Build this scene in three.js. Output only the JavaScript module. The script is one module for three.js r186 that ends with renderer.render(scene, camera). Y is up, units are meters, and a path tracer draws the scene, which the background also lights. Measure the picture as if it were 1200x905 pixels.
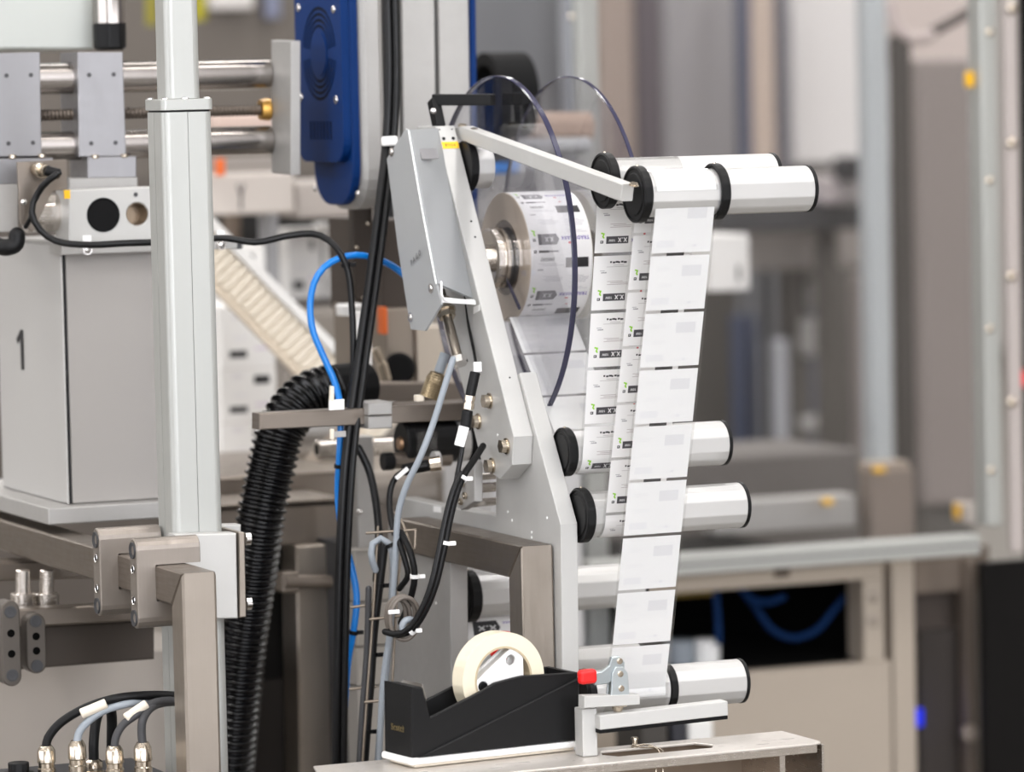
import * as THREE from 'three';
import { RoundedBoxGeometry } from 'three/addons/geometries/RoundedBoxGeometry.js';
import { mergeGeometries, mergeVertices, toCreasedNormals } from 'three/addons/utils/BufferGeometryUtils.js';
import { RectAreaLightUniformsLib } from 'three/addons/lights/RectAreaLightUniformsLib.js';

const V = (x, y, z) => new THREE.Vector3(x, y, z);

// ---------------------------------------------------------------- camera, light, exposure
const scene = new THREE.Scene();
const cameraAt = V(-2.0266, 1.4709, 4.7744), lookAt = V(0, 1.1, 0), cameraUp = V(0.048111, 0.997212, -0.057042);
const camera = new THREE.PerspectiveCamera(9.9466, 1200 / 905, 0.1, 60);
camera.position.copy(cameraAt);
camera.up.copy(cameraUp);
camera.lookAt(lookAt);
camera.focus = 5.15;
camera.userData.fStop = 3.6;
scene.background = new THREE.Color(0x0b0b0c);
const renderer = new THREE.WebGLRenderer({ antialias: true });
renderer.toneMapping = THREE.LinearToneMapping;
renderer.toneMappingExposure = 1.2;
renderer.shadowMap.enabled = true;
RectAreaLightUniformsLib.init();
const LAMP_LEVEL = 15, FRONT_FILL_LEVEL = 4, SIDE_FILL_LEVEL = 1.1, LAMP_COLOR = 0xfffcfa;   // hall luminaires and added window fills

// ---------------------------------------------------------------- helpers
let seed = 7;
const rnd = () => { seed = (seed * 1664525 + 1013904223) >>> 0; return seed / 4294967296; };
const used = {};
function numbered(name) { const n = used[name] = (used[name] ?? -1) + 1; return n ? `${name}_${String(n).padStart(3, '0')}` : name; }
function boxUV(g) {                                   // uv in metres, from the side each face looks to
  const p = g.attributes.position, n = g.attributes.normal, uv = new Float32Array(p.count * 2);
  for (let i = 0; i < p.count; i++) {
    const a = Math.abs(n.getX(i)), b = Math.abs(n.getY(i)), c = Math.abs(n.getZ(i));
    uv[2 * i] = a > b && a > c ? p.getZ(i) : p.getX(i);
    uv[2 * i + 1] = b >= a && b >= c ? p.getZ(i) : p.getY(i);
  }
  g.setAttribute('uv', new THREE.BufferAttribute(uv, 2));
  return g;
}
function join(list) {
  const gs = [].concat(list).map((g) => { const k = g.index ? g.toNonIndexed() : g; for (const a of Object.keys(k.attributes)) if (!['position', 'normal', 'uv'].includes(a)) k.deleteAttribute(a); return k; });
  return gs.length > 1 ? mergeGeometries(gs) : gs[0];
}
function mesh(name, geometries, material, keepUV) {
  const g = join(geometries);
  const m = new THREE.Mesh(keepUV ? g : boxUV(g), material);
  m.name = name; m.castShadow = m.receiveShadow = true;
  return m;
}
const things = [];
function thing(name, label, category, group) {
  const o = new THREE.Group();
  o.name = numbered(name); o.userData = { label, category };
  if (group) o.userData.group = group;
  scene.add(o); things.push(o);
  return o;
}
function part(parent, name, geometries, material, label, keepUV) {
  const m = mesh(name, geometries, material, keepUV);
  if (label) m.userData.label = label;
  parent.add(m);
  return m;
}
function place(m, at, dir) { m.position.copy(at); if (dir) m.quaternion.setFromUnitVectors(V(0, 1, 0), dir.clone().normalize()); return m; }
function structure(name, geometries, material) {
  const m = mesh(name, geometries, material); m.userData.kind = 'structure'; scene.add(m); return m;
}
function settle(o) {                                  // moves the group to its thing's base, parts staying where they are
  const b = new THREE.Box3().setFromObject(o), base = V((b.min.x + b.max.x) / 2, b.min.y, (b.min.z + b.max.z) / 2);
  for (const c of o.children) c.position.sub(base);
  o.position.copy(base);
}
function copy(o, move, label, turn = 0) {
  const c = o.clone(); c.name = numbered(o.name.replace(/_\d{3}$/, '')); c.userData = { ...o.userData };
  if (label) c.userData.label = label;
  c.position.add(move); c.rotation.y += turn; scene.add(c);
  return c;
}
// shapes -------------------------------------------------------------
const box = (x0, x1, y0, y1, z0, z1, r = 0.002) => {
  const w = Math.abs(x1 - x0), h = Math.abs(y1 - y0), d = Math.abs(z1 - z0), q = Math.min(r, w * 0.45, h * 0.45, d * 0.45);
  return (q > 0 ? new RoundedBoxGeometry(w, h, d, 2, q) : new THREE.BoxGeometry(w, h, d)).translate((x0 + x1) / 2, (y0 + y1) / 2, (z0 + z1) / 2);
};
function outline(pts, holes = []) {
  const s = new THREE.Shape(pts.map((p) => new THREE.Vector2(p[0], p[1])));
  for (const h of holes) s.holes.push(h.isPath ? h : new THREE.Path(h.map((p) => new THREE.Vector2(p[0], p[1]))));
  return s;
}
function slab(shape, depth, b = 0.001) {
  return new THREE.ExtrudeGeometry(shape, { depth: depth - 2 * b, bevelEnabled: b > 0, bevelThickness: b, bevelSize: b, bevelOffset: -b, bevelSegments: 1, curveSegments: 16 }).translate(0, 0, b);
}
const extX = (zy, x0, x1, b, holes = []) => slab(outline(zy.map(([z, y]) => [-z, y]), holes.map((h) => h.map(([z, y]) => [-z, y]))), x1 - x0, b).rotateY(Math.PI / 2).translate(x0, 0, 0);
const extZ = (xy, z0, z1, b, holes = []) => slab(outline(xy, holes), z1 - z0, b).translate(0, 0, z0);
const extY = (xz, y0, y1, b, holes = []) => slab(outline(xz.map(([x, z]) => [x, -z]), holes.map((h) => h.map(([x, z]) => [x, -z]))), y1 - y0, b).rotateX(-Math.PI / 2).translate(0, y0, 0);
const ring = (cx, cy, r, n = 20) => Array.from({ length: n }, (_, i) => [cx + r * Math.cos(i / n * 6.28319), cy + r * Math.sin(i / n * 6.28319)]);
// turned: profile [[along, radius], ...] about an axis from a in direction d
function turned(profile, a, d, seg = 40) {
  const g = toCreasedNormals(new THREE.LatheGeometry(profile.map(([t, r]) => new THREE.Vector2(Math.max(r, 1e-5), t)), seg), 0.6);
  return g.applyQuaternion(new THREE.Quaternion().setFromUnitVectors(V(0, 1, 0), d.clone().normalize())).translate(a.x, a.y, a.z);
}
const rod = (a, b, r, seg = 24, bev = 0.001) => { const L = a.distanceTo(b), q = Math.min(bev, r * 0.4); return turned([[0, 0], [0, r - q], [q, r], [L - q, r], [L, r - q], [L, 0]], a, b.clone().sub(a), seg); };
const pipe = (a, b, r, ri, seg = 32) => { const L = a.distanceTo(b); return turned([[0, ri], [0, r - 0.0008], [0.0008, r], [L - 0.0008, r], [L, r - 0.0008], [L, ri], [0, ri]], a, b.clone().sub(a), seg); };
const curve = (pts) => new THREE.CatmullRomCurve3(pts, false, 'centripetal');
function tube(pts, r, n = 0, seg = 10) {
  const c = curve(pts), k = n || Math.max(12, Math.round(c.getLength() / 0.012));
  const ends = [[0, -1], [1, 1]].map(([t, s]) => new THREE.SphereGeometry(r, seg, 6).translate(...c.getPoint(t).toArray()));
  return join([new THREE.TubeGeometry(c, k, r, seg), ...ends]);
}
function collar(pts, t, r, w) {                       // a band round a tube, at t along it
  const c = curve(pts), p = c.getPointAt(t), d = c.getTangentAt(t);
  return turned([[-w / 2, r * 0.7], [-w / 2, r], [w / 2, r], [w / 2, r * 0.7], [-w / 2, r * 0.7]], p, d, 16);
}
// beam of rectangular section from a to b: 'w' across (horizontal), 'h' in height
function beam(a, b, w, h, r = 0.003) {
  const L = a.distanceTo(b), g = box(-w / 2, w / 2, -h / 2, h / 2, 0, L, r);
  const f = b.clone().sub(a).normalize(), s = Math.abs(f.y) > 0.9 ? V(1, 0, 0) : V(0, 1, 0).cross(f).normalize(), u = f.clone().cross(s).normalize();
  const s2 = u.clone().cross(f);
  return g.applyMatrix4(new THREE.Matrix4().makeBasis(s2, u, f)).translate(a.x, a.y, a.z);
}
// plate through corner points that lie (nearly) in a plane, thick to the side its normal points
function sheet(pts, t, bend = 0) {
  const o = pts[0], n = V(0, 0, 0);
  for (let i = 0; i < pts.length; i++) n.add(pts[i].clone().sub(o).cross(pts[(i + 1) % pts.length].clone().sub(o)));
  n.normalize();
  const u = pts[1].clone().sub(o).normalize(), w = n.clone().cross(u);
  const flat = pts.map((p) => { const q = p.clone().sub(o); return [q.dot(u), q.dot(w)]; });
  return slab(outline(flat), t, Math.min(0.0005, t / 4)).applyMatrix4(new THREE.Matrix4().makeBasis(u, w, n)).translate(o.x, o.y, o.z);
}
// quad between four corners (a, b along one edge; d, c along the other), 't' thick
function ruled(a, b, c, d, t, n = 6) {
  const pos = [], idx = [], N = b.clone().sub(a).cross(d.clone().sub(a)).normalize();
  for (const k of [0, t]) for (let i = 0; i <= n; i++) for (let j = 0; j <= n; j++) { const p = a.clone().lerp(b, i / n).lerp(d.clone().lerp(c, i / n), j / n).addScaledVector(N, k); pos.push(p.x, p.y, p.z); }
  const m = (n + 1) * (n + 1), at = (k, i, j) => k * m + i * (n + 1) + j;
  for (let i = 0; i < n; i++) for (let j = 0; j < n; j++) { idx.push(at(1, i, j), at(1, i + 1, j), at(1, i + 1, j + 1), at(1, i, j), at(1, i + 1, j + 1), at(1, i, j + 1)); idx.push(at(0, i, j), at(0, i + 1, j + 1), at(0, i + 1, j), at(0, i, j), at(0, i, j + 1), at(0, i + 1, j + 1)); }
  for (let i = 0; i < n; i++) for (const [p, q] of [[[i + 1, 0], [i, 0]], [[i, n], [i + 1, n]], [[0, i], [0, i + 1]], [[n, i + 1], [n, i]]]) idx.push(at(0, ...q), at(0, ...p), at(1, ...p), at(0, ...q), at(1, ...p), at(1, ...q));
  const g = new THREE.BufferGeometry(); g.setAttribute('position', new THREE.Float32BufferAttribute(pos, 3)); g.setIndex(idx);
  return boxUV(toCreasedNormals(g, 0.5));
}

// ---------------------------------------------------------------- materials
function noiseTexture(w, h, f, srgb) {
  const c = new Uint8Array(w * h * 4);
  for (let y = 0; y < h; y++) for (let x = 0; x < w; x++) { const v = f(x, y), i = (y * w + x) * 4; c[i] = c[i + 1] = c[i + 2] = Math.max(0, Math.min(255, v)); c[i + 3] = 255; }
  const t = new THREE.DataTexture(c, w, h); t.wrapS = t.wrapT = THREE.RepeatWrapping; t.magFilter = THREE.LinearFilter; t.minFilter = THREE.LinearMipmapLinearFilter; t.generateMipmaps = true;
  if (srgb) t.colorSpace = THREE.SRGBColorSpace;
  t.needsUpdate = true; return t;
}
function value(n) { const a = new Float32Array(n * n).map(() => rnd()); return (x, y) => { const i = Math.floor(x), j = Math.floor(y), s = x - i, t = y - j, g = (p, q) => a[(((q % n) + n) % n) * n + (((p % n) + n) % n)], e = (v) => v * v * (3 - 2 * v); const u = e(s), v = e(t); return (g(i, j) * (1 - u) + g(i + 1, j) * u) * (1 - v) + (g(i, j + 1) * (1 - u) + g(i + 1, j + 1) * u) * v; }; }
const cloud = value(32), streak = value(256);
const rep = (t, a, b = a) => { const k = t.clone(); k.repeat.set(a, b); k.needsUpdate = true; return k; };
const brushedH = noiseTexture(256, 256, (x, y) => 150 + 60 * streak(x / 32, y) + 45 * cloud(x / 8, y / 8));       // streaks along u
const brushedV = noiseTexture(256, 256, (x, y) => 150 + 60 * streak(x, y / 32) + 45 * cloud(x / 8, y / 8));
const mottle = noiseTexture(256, 256, (x, y) => 190 + 40 * cloud(x / 8, y / 8) + 25 * cloud(x / 2, y / 2));
const speck = noiseTexture(128, 128, () => 150 + 105 * rnd());
const std = (color, roughness, metalness = 0, more = {}) => new THREE.MeshStandardMaterial({ color, roughness, metalness, ...more });
const low = (color, roughness, specularIntensity, more = {}) => new THREE.MeshPhysicalMaterial({ color, roughness, specularIntensity, ...more });
const M = {
  aluminium: std(0xaaa8a5, 0.62, 0.55, { roughnessMap: rep(mottle, 3) }),
  aluminiumWhite: std(0xbab9b6, 0.55, 0.25, { roughnessMap: rep(mottle, 3) }),
  aluminiumMilled: std(0x929193, 0.5, 0.75, { roughnessMap: rep(brushedV, 4) }),
  profile: std(0xaaaba7, 0.5, 0.35, { roughnessMap: rep(brushedV, 4, 1) }),
  roller: std(0xc6c5c3, 0.36, 0.45),
  steel: std(0x9d948a, 0.5, 0.9, { roughnessMap: rep(brushedV, 3), bumpMap: rep(brushedV, 5), bumpScale: 0.00006 }),
  steelH: std(0x81786f, 0.5, 0.9, { roughnessMap: rep(brushedH, 3) }),  // darker than steel: shade on the beams put into the colour
  steelBright: std(0xd6cfc7, 0.3, 0.95, { roughnessMap: rep(brushedH, 6) }),
  rodSteel: std(0x98928d, 0.2, 1), chrome: std(0xd8d5d2, 0.16, 1),
  nickel: std(0xcbbfae, 0.22, 1),
  brass: std(0xb98f4a, 0.35, 0.9),
  black: low(0x0a0a0b, 0.5, 0.5), blackSoft: low(0x070708, 0.75, 0.4), blackShiny: low(0x060607, 0.2, 0.8), rubber: low(0x0b0b0c, 0.42, 0.6),
  charcoal: low(0x0e0e0f, 0.5, 0.55, { bumpMap: rep(speck, 12), bumpScale: 0.0001 }),
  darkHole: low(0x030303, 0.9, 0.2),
  steelTopLit: std(0xcac4bd, 0.42, 0.45, { roughnessMap: rep(brushedH, 3) }), clampSteel: std(0x8d857d, 0.55, 0.7, { roughnessMap: rep(brushedV, 4) }),  // stand top paler than the other stainless: bright reflections put into its colour
  white: std(0xf1f0ee, 0.5), carton: std(0xdedcd9, 0.6), paper: std(0xf3f2f0, 0.6), cream: std(0xe3d9c8, 0.55),
  blue: low(0x01295e, 0.5, 0.3), blueTube: std(0x0074c8, 0.35), blueDark: low(0x062a55, 0.6, 0.3),
  greyCable: std(0x8f969d, 0.45), greyDark: std(0x3a3a3c, 0.6), red: std(0xd81414, 0.4), yellow: std(0xf2b90c, 0.5), orange: std(0xd9641e, 0.5),
  clear: new THREE.MeshPhysicalMaterial({ color: 0xf2f2f4, roughness: 0.03, transmission: 1, thickness: 0, ior: 1.45 }),
  pane: new THREE.MeshPhysicalMaterial({ color: 0xfbfbfb, roughness: 0.06, transmission: 1, thickness: 0, ior: 1.45 }),
  frosted: new THREE.MeshPhysicalMaterial({ color: 0xc4c6c7, roughness: 0.5, transmission: 0.5, thickness: 0, ior: 1.45 }),
  violetEdge: new THREE.MeshPhysicalMaterial({ color: 0x504f6c, roughness: 0.12, transmission: 0.55, thickness: 0 }),
  film: new THREE.MeshPhysicalMaterial({ color: 0xfafafa, roughness: 0.08, transmission: 1, thickness: 0 }),
  wall: std(0xb3afab, 0.9, 0, { roughnessMap: rep(mottle, 0.5) }),
  ceiling: std(0xa9a7a3, 0.9), floor: std(0x77736d, 0.55, 0, { roughnessMap: rep(mottle, 0.7) }),
};

// ---------------------------------------------------------------- the hall
const HX0 = -9, HX1 = 12, HZ0 = -15, HZ1 = 9, HH = 6.5;
structure('floor', box(HX0 - 0.3, HX1 + 0.3, -0.25, 0, HZ0 - 0.3, HZ1 + 0.3, 0), M.floor);
structure('ceiling', box(HX0 - 0.3, HX1 + 0.3, HH, HH + 0.25, HZ0 - 0.3, HZ1 + 0.3, 0), M.ceiling);
structure('wall_left', box(HX0 - 0.3, HX0, 0, HH, HZ0, HZ1, 0), M.wall);
structure('wall_right', box(HX1, HX1 + 0.3, 0, HH, HZ0, HZ1, 0), M.wall);
structure('wall_back', box(HX0 - 0.3, HX1 + 0.3, 0, HH, HZ0 - 0.3, HZ0, 0), M.wall);
structure('wall_front', box(HX0 - 0.3, HX1 + 0.3, 0, HH, HZ1, HZ1 + 0.3, 0), M.wall);
{
  const glow = new THREE.MeshStandardMaterial({ color: 0xffffff, emissive: LAMP_COLOR, emissiveIntensity: 2.2 });
  let first;
  for (const x of [-6, -2.2, 1.6, 5.4, 9.2]) for (const z of [-11.5, -7, -2.5, 2, 6.5]) {
    if (!first) {
      first = thing('ceiling_light', 'long white luminaire hanging from the hall ceiling', 'lamp', 'hall luminaires');
      part(first, 'housing', box(x - 0.27, x + 0.27, 5.6, 5.68, z - 1.52, z + 1.52, 0.01), M.white);
      part(first, 'cable', [rod(V(x, 5.67, z - 1), V(x, HH, z - 1), 0.01, 8), rod(V(x, 5.67, z + 1), V(x, HH, z + 1), 0.01, 8)], M.greyDark);
      part(first, 'diffuser', box(x - 0.25, x + 0.25, 5.58, 5.6, z - 1.5, z + 1.5, 0.004), glow);
      settle(first); things.pop(); first.userData.home = undefined; first.at = V(x, 0, z);
    } else copy(first, V(x - first.at.x, 0, z - first.at.z));
    const l = new THREE.RectAreaLight(LAMP_COLOR, LAMP_LEVEL, 0.5, 3);
    l.position.set(x, 5.57, z); l.rotation.x = -Math.PI / 2; scene.add(l);
  }
  // added glowing window behind the camera, unseen, to fill the front faces
  const w0 = -5.5, w1 = 2.5, y0 = 0.8, y1 = 5.2, zi = HZ1;
  const pane = structure('added_window_1', box(w0, w1, y0, y1, zi - 0.03, zi - 0.02, 0), new THREE.MeshStandardMaterial({ color: 0xffffff, emissive: 0xf4f7ff, emissiveIntensity: 1.6 }));
  const bars = [box(w0 - 0.1, w1 + 0.1, y0 - 0.1, y0, zi - 0.1, zi, 0), box(w0 - 0.1, w1 + 0.1, y1, y1 + 0.1, zi - 0.1, zi, 0)];
  for (let i = 0; i <= 4; i++) bars.push(box(w0 + i * 2 - 0.05, w0 + i * 2 + 0.05, y0, y1, zi - 0.1, zi, 0));
  structure('added_trim_1', bars, M.greyDark);
  const l = new THREE.RectAreaLight(0xf4f7ff, FRONT_FILL_LEVEL, w1 - w0, y1 - y0);
  l.position.set((w0 + w1) / 2, (y0 + y1) / 2, zi - 0.11); scene.add(l);
  // a second added window in the left wall, to brighten left faces
  structure('added_window_2', box(HX0 + 0.02, HX0 + 0.03, 1, 4.5, -3, 4.5, 0), pane.material);
  structure('added_trim_2', [[-3.1, -3], [0.7, 0.8], [4.5, 4.6]].map(([a, b]) => box(HX0, HX0 + 0.1, 0.9, 4.6, a, b, 0)), M.greyDark);
  const k = new THREE.RectAreaLight(0xf4f7ff, SIDE_FILL_LEVEL, 7.5, 3.5);
  k.position.set(HX0 + 0.11, 2.75, 0.75); k.rotation.y = -Math.PI / 2; scene.add(k);
}

// ---------------------------------------------------------------- label applicator: plates, arm, cover
const PX = 0.04;                                      // left face of the big side plate
const applicator = thing('label_applicator', 'slanted light grey arm and side plate with frosted cover, carrying the label reel', 'machine');
{
  const zy = [[-0.07, 1.1098], [0.0422, 0.9379], [0.0407, 0.8625], [0.0373, 0.7513], [-0.0311, 0.7432], [-0.0274, 0.9045], [-0.0581, 0.9058], [-0.4656, 0.9029], [-0.4639, 0.9293], [-0.32, 0.9291], [-0.1533, 0.9314], [-0.1506, 0.9783], [-0.1746, 1.0699]];
  part(applicator, 'side_plate', extX(zy, PX, PX + 0.0215, 0.0008), M.aluminiumWhite);
  const arm = [[-0.2563, 1.4029], [-0.0324, 1.0373], [-0.0394, 1.0034], [-0.0768, 0.9833], [-0.1289, 0.9937], [-0.2075, 1.1212], [-0.2599, 1.2547], [-0.3243, 1.39], [-0.3122, 1.4027]];
  part(applicator, 'slanted_arm', extX(arm, 0.0145, PX - 0.0002, 0.0008), M.aluminiumWhite);
  for (const p of [V(0.0143, 1.0756, -0.1025), V(0.0143, 1.0487, -0.1385), V(0.0143, 1.0248, -0.0532), V(0.0143, 0.998, -0.0991)]) {
    const b = part(applicator, 'hex_bolt', [new THREE.CylinderGeometry(0.0085, 0.0085, 0.007, 6).translate(0, 0.0052, 0), new THREE.CylinderGeometry(0.0098, 0.0098, 0.0018, 20).translate(0, 0.0008, 0)], M.nickel, 'shiny hex bolt head');
    place(b, p, V(-1, 0, 0));
  }
  for (const p of [V(0.0143, 1.0361, -0.0812), V(0.0398, 0.9306, -0.1028), V(0.0398, 0.9426, 0.0029), V(0.0398, 0.9213, -0.0439), V(0.0398, 0.9152, -0.0443), V(0.0398, 0.9398, -0.1154)])
    place(part(applicator, 'screw_hole', new THREE.CylinderGeometry(0.0016, 0.0016, 0.0008, 12), M.white), p, V(-1, 0, 0));
  // holes and yellow plate on the front edge of the arm
  const a = V(0.0145, 1.4029, -0.2563), b = V(0.0145, 1.0373, -0.0324), down = b.clone().sub(a).normalize(), out = V(0, -down.z, down.y).normalize();
  if (out.z < 0) out.negate();
  const onEdge = (px, t) => V(0.0145 + px, 0, 0).setY(a.y + down.y * t).setZ(a.z + down.z * t).addScaledVector(out, 0.0002);
  for (const [x, t, r] of [[0.0045, 0.005, 0.001], [0.021, 0.005, 0.001], [0.007, 0.018, 0.0023], [0.0195, 0.018, 0.0023], [0.0155, 0.135, 0.0013], [0.0155, 0.157, 0.0013], [0.014, 0.35, 0.001]])
    place(part(applicator, 'tapped_hole', new THREE.CylinderGeometry(r, r, 0.0006, 16), M.black), onEdge(x, t), out);
  const c = document.createElement('canvas'); c.width = 256; c.height = 96;
  const k = c.getContext('2d'); k.fillStyle = '#f6c31a'; k.fillRect(0, 0, 256, 96); k.fillStyle = '#2a2208'; k.font = 'bold 50px sans-serif'; k.textAlign = 'center'; k.fillText('B173/A', 128, 66);
  const t = new THREE.CanvasTexture(c); t.colorSpace = THREE.SRGBColorSpace;
  const tag = new THREE.Mesh(new THREE.BoxGeometry(0.0215, 0.0006, 0.0095), [M.yellow, M.yellow, std(0xffffff, 0.5, 0, { map: t }), M.yellow, M.yellow, M.yellow]);
  tag.name = 'number_plate'; tag.userData.label = 'small yellow plate with black characters'; tag.castShadow = tag.receiveShadow = true; applicator.add(tag);
  tag.position.copy(onEdge(0.0135, 0.0275)); tag.quaternion.setFromRotationMatrix(new THREE.Matrix4().makeBasis(V(1, 0, 0), out, V(1, 0, 0).cross(out)));
  // second vertical plate behind, below the crossbeam
  part(applicator, 'rear_plate', extX([[-0.4184, 0.908], [-0.2137, 0.9107], [-0.2215, 0.6915], [-0.4342, 0.665]], 0.004, 0.027, 0.0008), M.aluminium);
  place(part(applicator, 'screw_hole', new THREE.CylinderGeometry(0.0018, 0.0018, 0.0008, 12), M.white), V(0.0038, 0.8166, -0.2633), V(-1, 0, 0));
  // small white stickers
  part(applicator, 'sticker', extX([[-0.3528, 0.9275], [-0.3273, 0.9285], [-0.3278, 0.921], [-0.3533, 0.9199]], 0.0393, 0.04, 0), M.white);
  part(applicator, 'stud_slot', extX([[-0.1462, 1.1861], [-0.1274, 1.1899], [-0.1278, 1.1827], [-0.1467, 1.1779]], 0.0139, 0.0145, 0, []), M.white);
}
// frosted cover, bent along one fold
{
  const cover = part(applicator, 'cover', [
    sheet([V(-0.042, 1.3993, -0.2021), V(-0.042, 1.4014, -0.2131), V(-0.042, 1.3647, -0.2774), V(-0.042, 1.2571, -0.2476), V(-0.042, 1.1588, -0.2119), V(-0.042, 1.1589, -0.1649), V(-0.042, 1.1929, -0.1112), V(-0.042, 1.2168, -0.1259)].reverse(), 0.003),
    ruled(V(-0.042, 1.3993, -0.2021), V(-0.042, 1.2168, -0.1259), V(0.0143, 1.1951, -0.1513), V(0.0143, 1.3998, -0.2532), 0.003),
  ], M.frosted, 'frosted bent plastic cover');
  part(cover, 'flange', [sheet([V(-0.042, 1.2163, -0.1098), V(-0.04, 1.201, -0.1102), V(0.0145, 1.1953, -0.1464), V(0.0145, 1.1902, -0.1467), V(-0.042, 1.1948, -0.1138)], 0.0025), tube([V(-0.0425, 1.3983, -0.2009), V(-0.0425, 1.3086, -0.1652), V(-0.0425, 1.2178, -0.1246)], 0.0012, 20, 8), tube([V(-0.0425, 1.2194, -0.1083), V(-0.0405, 1.2, -0.1091), V(0.0135, 1.1944, -0.144)], 0.0016, 12, 6)], std(0xe8e8e6, 0.4), 'bright folded edge');
  for (const p of [V(-0.043, 1.3732, -0.2573), V(-0.043, 1.2112, -0.1401), V(-0.043, 1.1735, -0.2084)])
    place(part(cover, 'cover_screw', [new THREE.SphereGeometry(0.0042, 12, 8).scale(1, 0.55, 1), new THREE.CylinderGeometry(0.006, 0.006, 0.0012, 16)], M.chrome), p, V(-1, 0.05, 0.1));
  part(cover, 'rating_plate', ruled(V(-0.03, 1.3764, -0.2003), V(-0.03, 1.3642, -0.1928), V(-0.006, 1.3645, -0.1972), V(-0.006, 1.3768, -0.2047), 0.001), M.aluminiumMilled, 'small metal rating plate under the cover');
  part(applicator, 'cable_clip', beam(V(-0.0228, 1.3846, -0.3422), V(-0.0043, 1.3852, -0.3344), 0.016, 0.012, 0.003), M.white, 'small white clip holding the black cables');
  // lettering on the cover
  const c = document.createElement('canvas'); c.width = 256; c.height = 64; const k = c.getContext('2d'); k.fillStyle = '#6c6c6c'; k.font = 'bold 54px sans-serif'; k.fillText('P A G O', 10, 54);
  const t = new THREE.CanvasTexture(c); t.colorSpace = THREE.SRGBColorSpace;
  const m = new THREE.MeshStandardMaterial({ color: 0xffffff, map: t, transparent: true, alphaTest: 0.2, roughness: 0.6 });
  const o = V(-0.0434, 1.2347, -0.2035), e = V(-0.0434, 1.2556, -0.1581), u = e.clone().sub(o), n = V(-1, 0, 0), w = n.clone().cross(u).normalize();
  const lettering = new THREE.Mesh(new THREE.PlaneGeometry(u.length(), 0.011), m); lettering.name = 'lettering'; lettering.userData.label = 'small grey letters printed on the cover';
  lettering.quaternion.setFromRotationMatrix(new THREE.Matrix4().makeBasis(u.clone().normalize(), w, n)); lettering.position.copy(o).add(e).multiplyScalar(0.5).addScaledVector(w, 0.004); cover.add(lettering);
  // ejector bolt hanging out below the cover
  const s0 = V(-0.012, 1.2062, -0.1867), s1 = V(-0.012, 1.1222, -0.1322), d = s1.clone().sub(s0).normalize(), bolt = part(applicator, 'adjusting_bolt', [rod(s0, s1, 0.0058, 20)], std(0x7b746b, 0.3, 0.95), 'long shiny adjusting bolt');
  part(bolt, 'bolt_head', turned([[-0.006, 0], [-0.006, 0.0095], [-0.005, 0.0105], [0.0035, 0.0105], [0.0035, 0]], s1, d, 6), M.chrome);
  part(bolt, 'lock_nut', [turned([[0, 0], [0, 0.0105], [0.009, 0.0105], [0.009, 0]], s0.clone().addScaledVector(d, 0.03), d, 6), turned([[0, 0], [0, 0.0125], [0.003, 0.0125], [0.003, 0]], s0.clone().addScaledVector(d, 0.027), d, 24), turned([[0, 0], [0, 0.009], [0.014, 0.009], [0.014, 0]], s0.clone().addScaledVector(d, 0.013), d, 24)], M.nickel);
}
// ---------------------------------------------------------------- stainless frame of square tube under the arm
{
  const f = thing('support_stand', 'brushed stainless square tube stand with a mitred corner under the side plate', 'frame');
  const x0 = -0.002, x1 = 0.0385, zf = V(-0.002, 0.8533, 0.0215).z, yt = V(-0.002, 0.9129, 0.0248).y, zb = V(-0.002, 0.9156, -0.3706).z;
  part(f, 'crossbeam', extX([[zf - 0.0003, yt], [zf - 0.0405, yt - 0.0405], [zb, yt - 0.0405], [zb, yt]], x0, x1, 0.0022), M.steelH);
  part(f, 'leg', extX([[zf, yt - 0.0003], [zf, 0.62], [zf - 0.0405, 0.62], [zf - 0.0405, yt - 0.0408]], x0, x1, 0.0022), M.steel);
}
// ---------------------------------------------------------------- dancer arm with the two top rollers
const FLX = 0.062;
const AF = V(0.07, 1.3257, 0.1987), AB = V(0.07, 1.3399, 0.1099);           // axes of front and back top roller
{
  const d = thing('dancer_arm', 'light grey flat bar sloping from the slanted arm to the two top rollers', 'arm');
  const zy = [[-0.2419, 1.4022], [0.211, 1.3412], [0.2271, 1.3385], [0.2216, 1.3192], [0.2054, 1.3209], [-0.2511, 1.3855], [-0.2805, 1.4]];
  part(d, 'flat_bar', extX(zy, 0.0435, 0.059, 0.0012), M.aluminiumWhite);
  for (const p of [V(0.051, 1.3406, 0.1875), V(0.051, 1.3386, 0.243), V(0.05, 1.403, -0.2548), V(0.05, 1.398, -0.2171)]) {
    place(part(d, 'cap_screw', [new THREE.CylinderGeometry(0.0045, 0.0045, 0.003, 16), new THREE.CylinderGeometry(0.0058, 0.0058, 0.0012, 16).translate(0, -0.001, 0)], M.nickel), p, V(0, 1, 0.3));
  }
}
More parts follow.
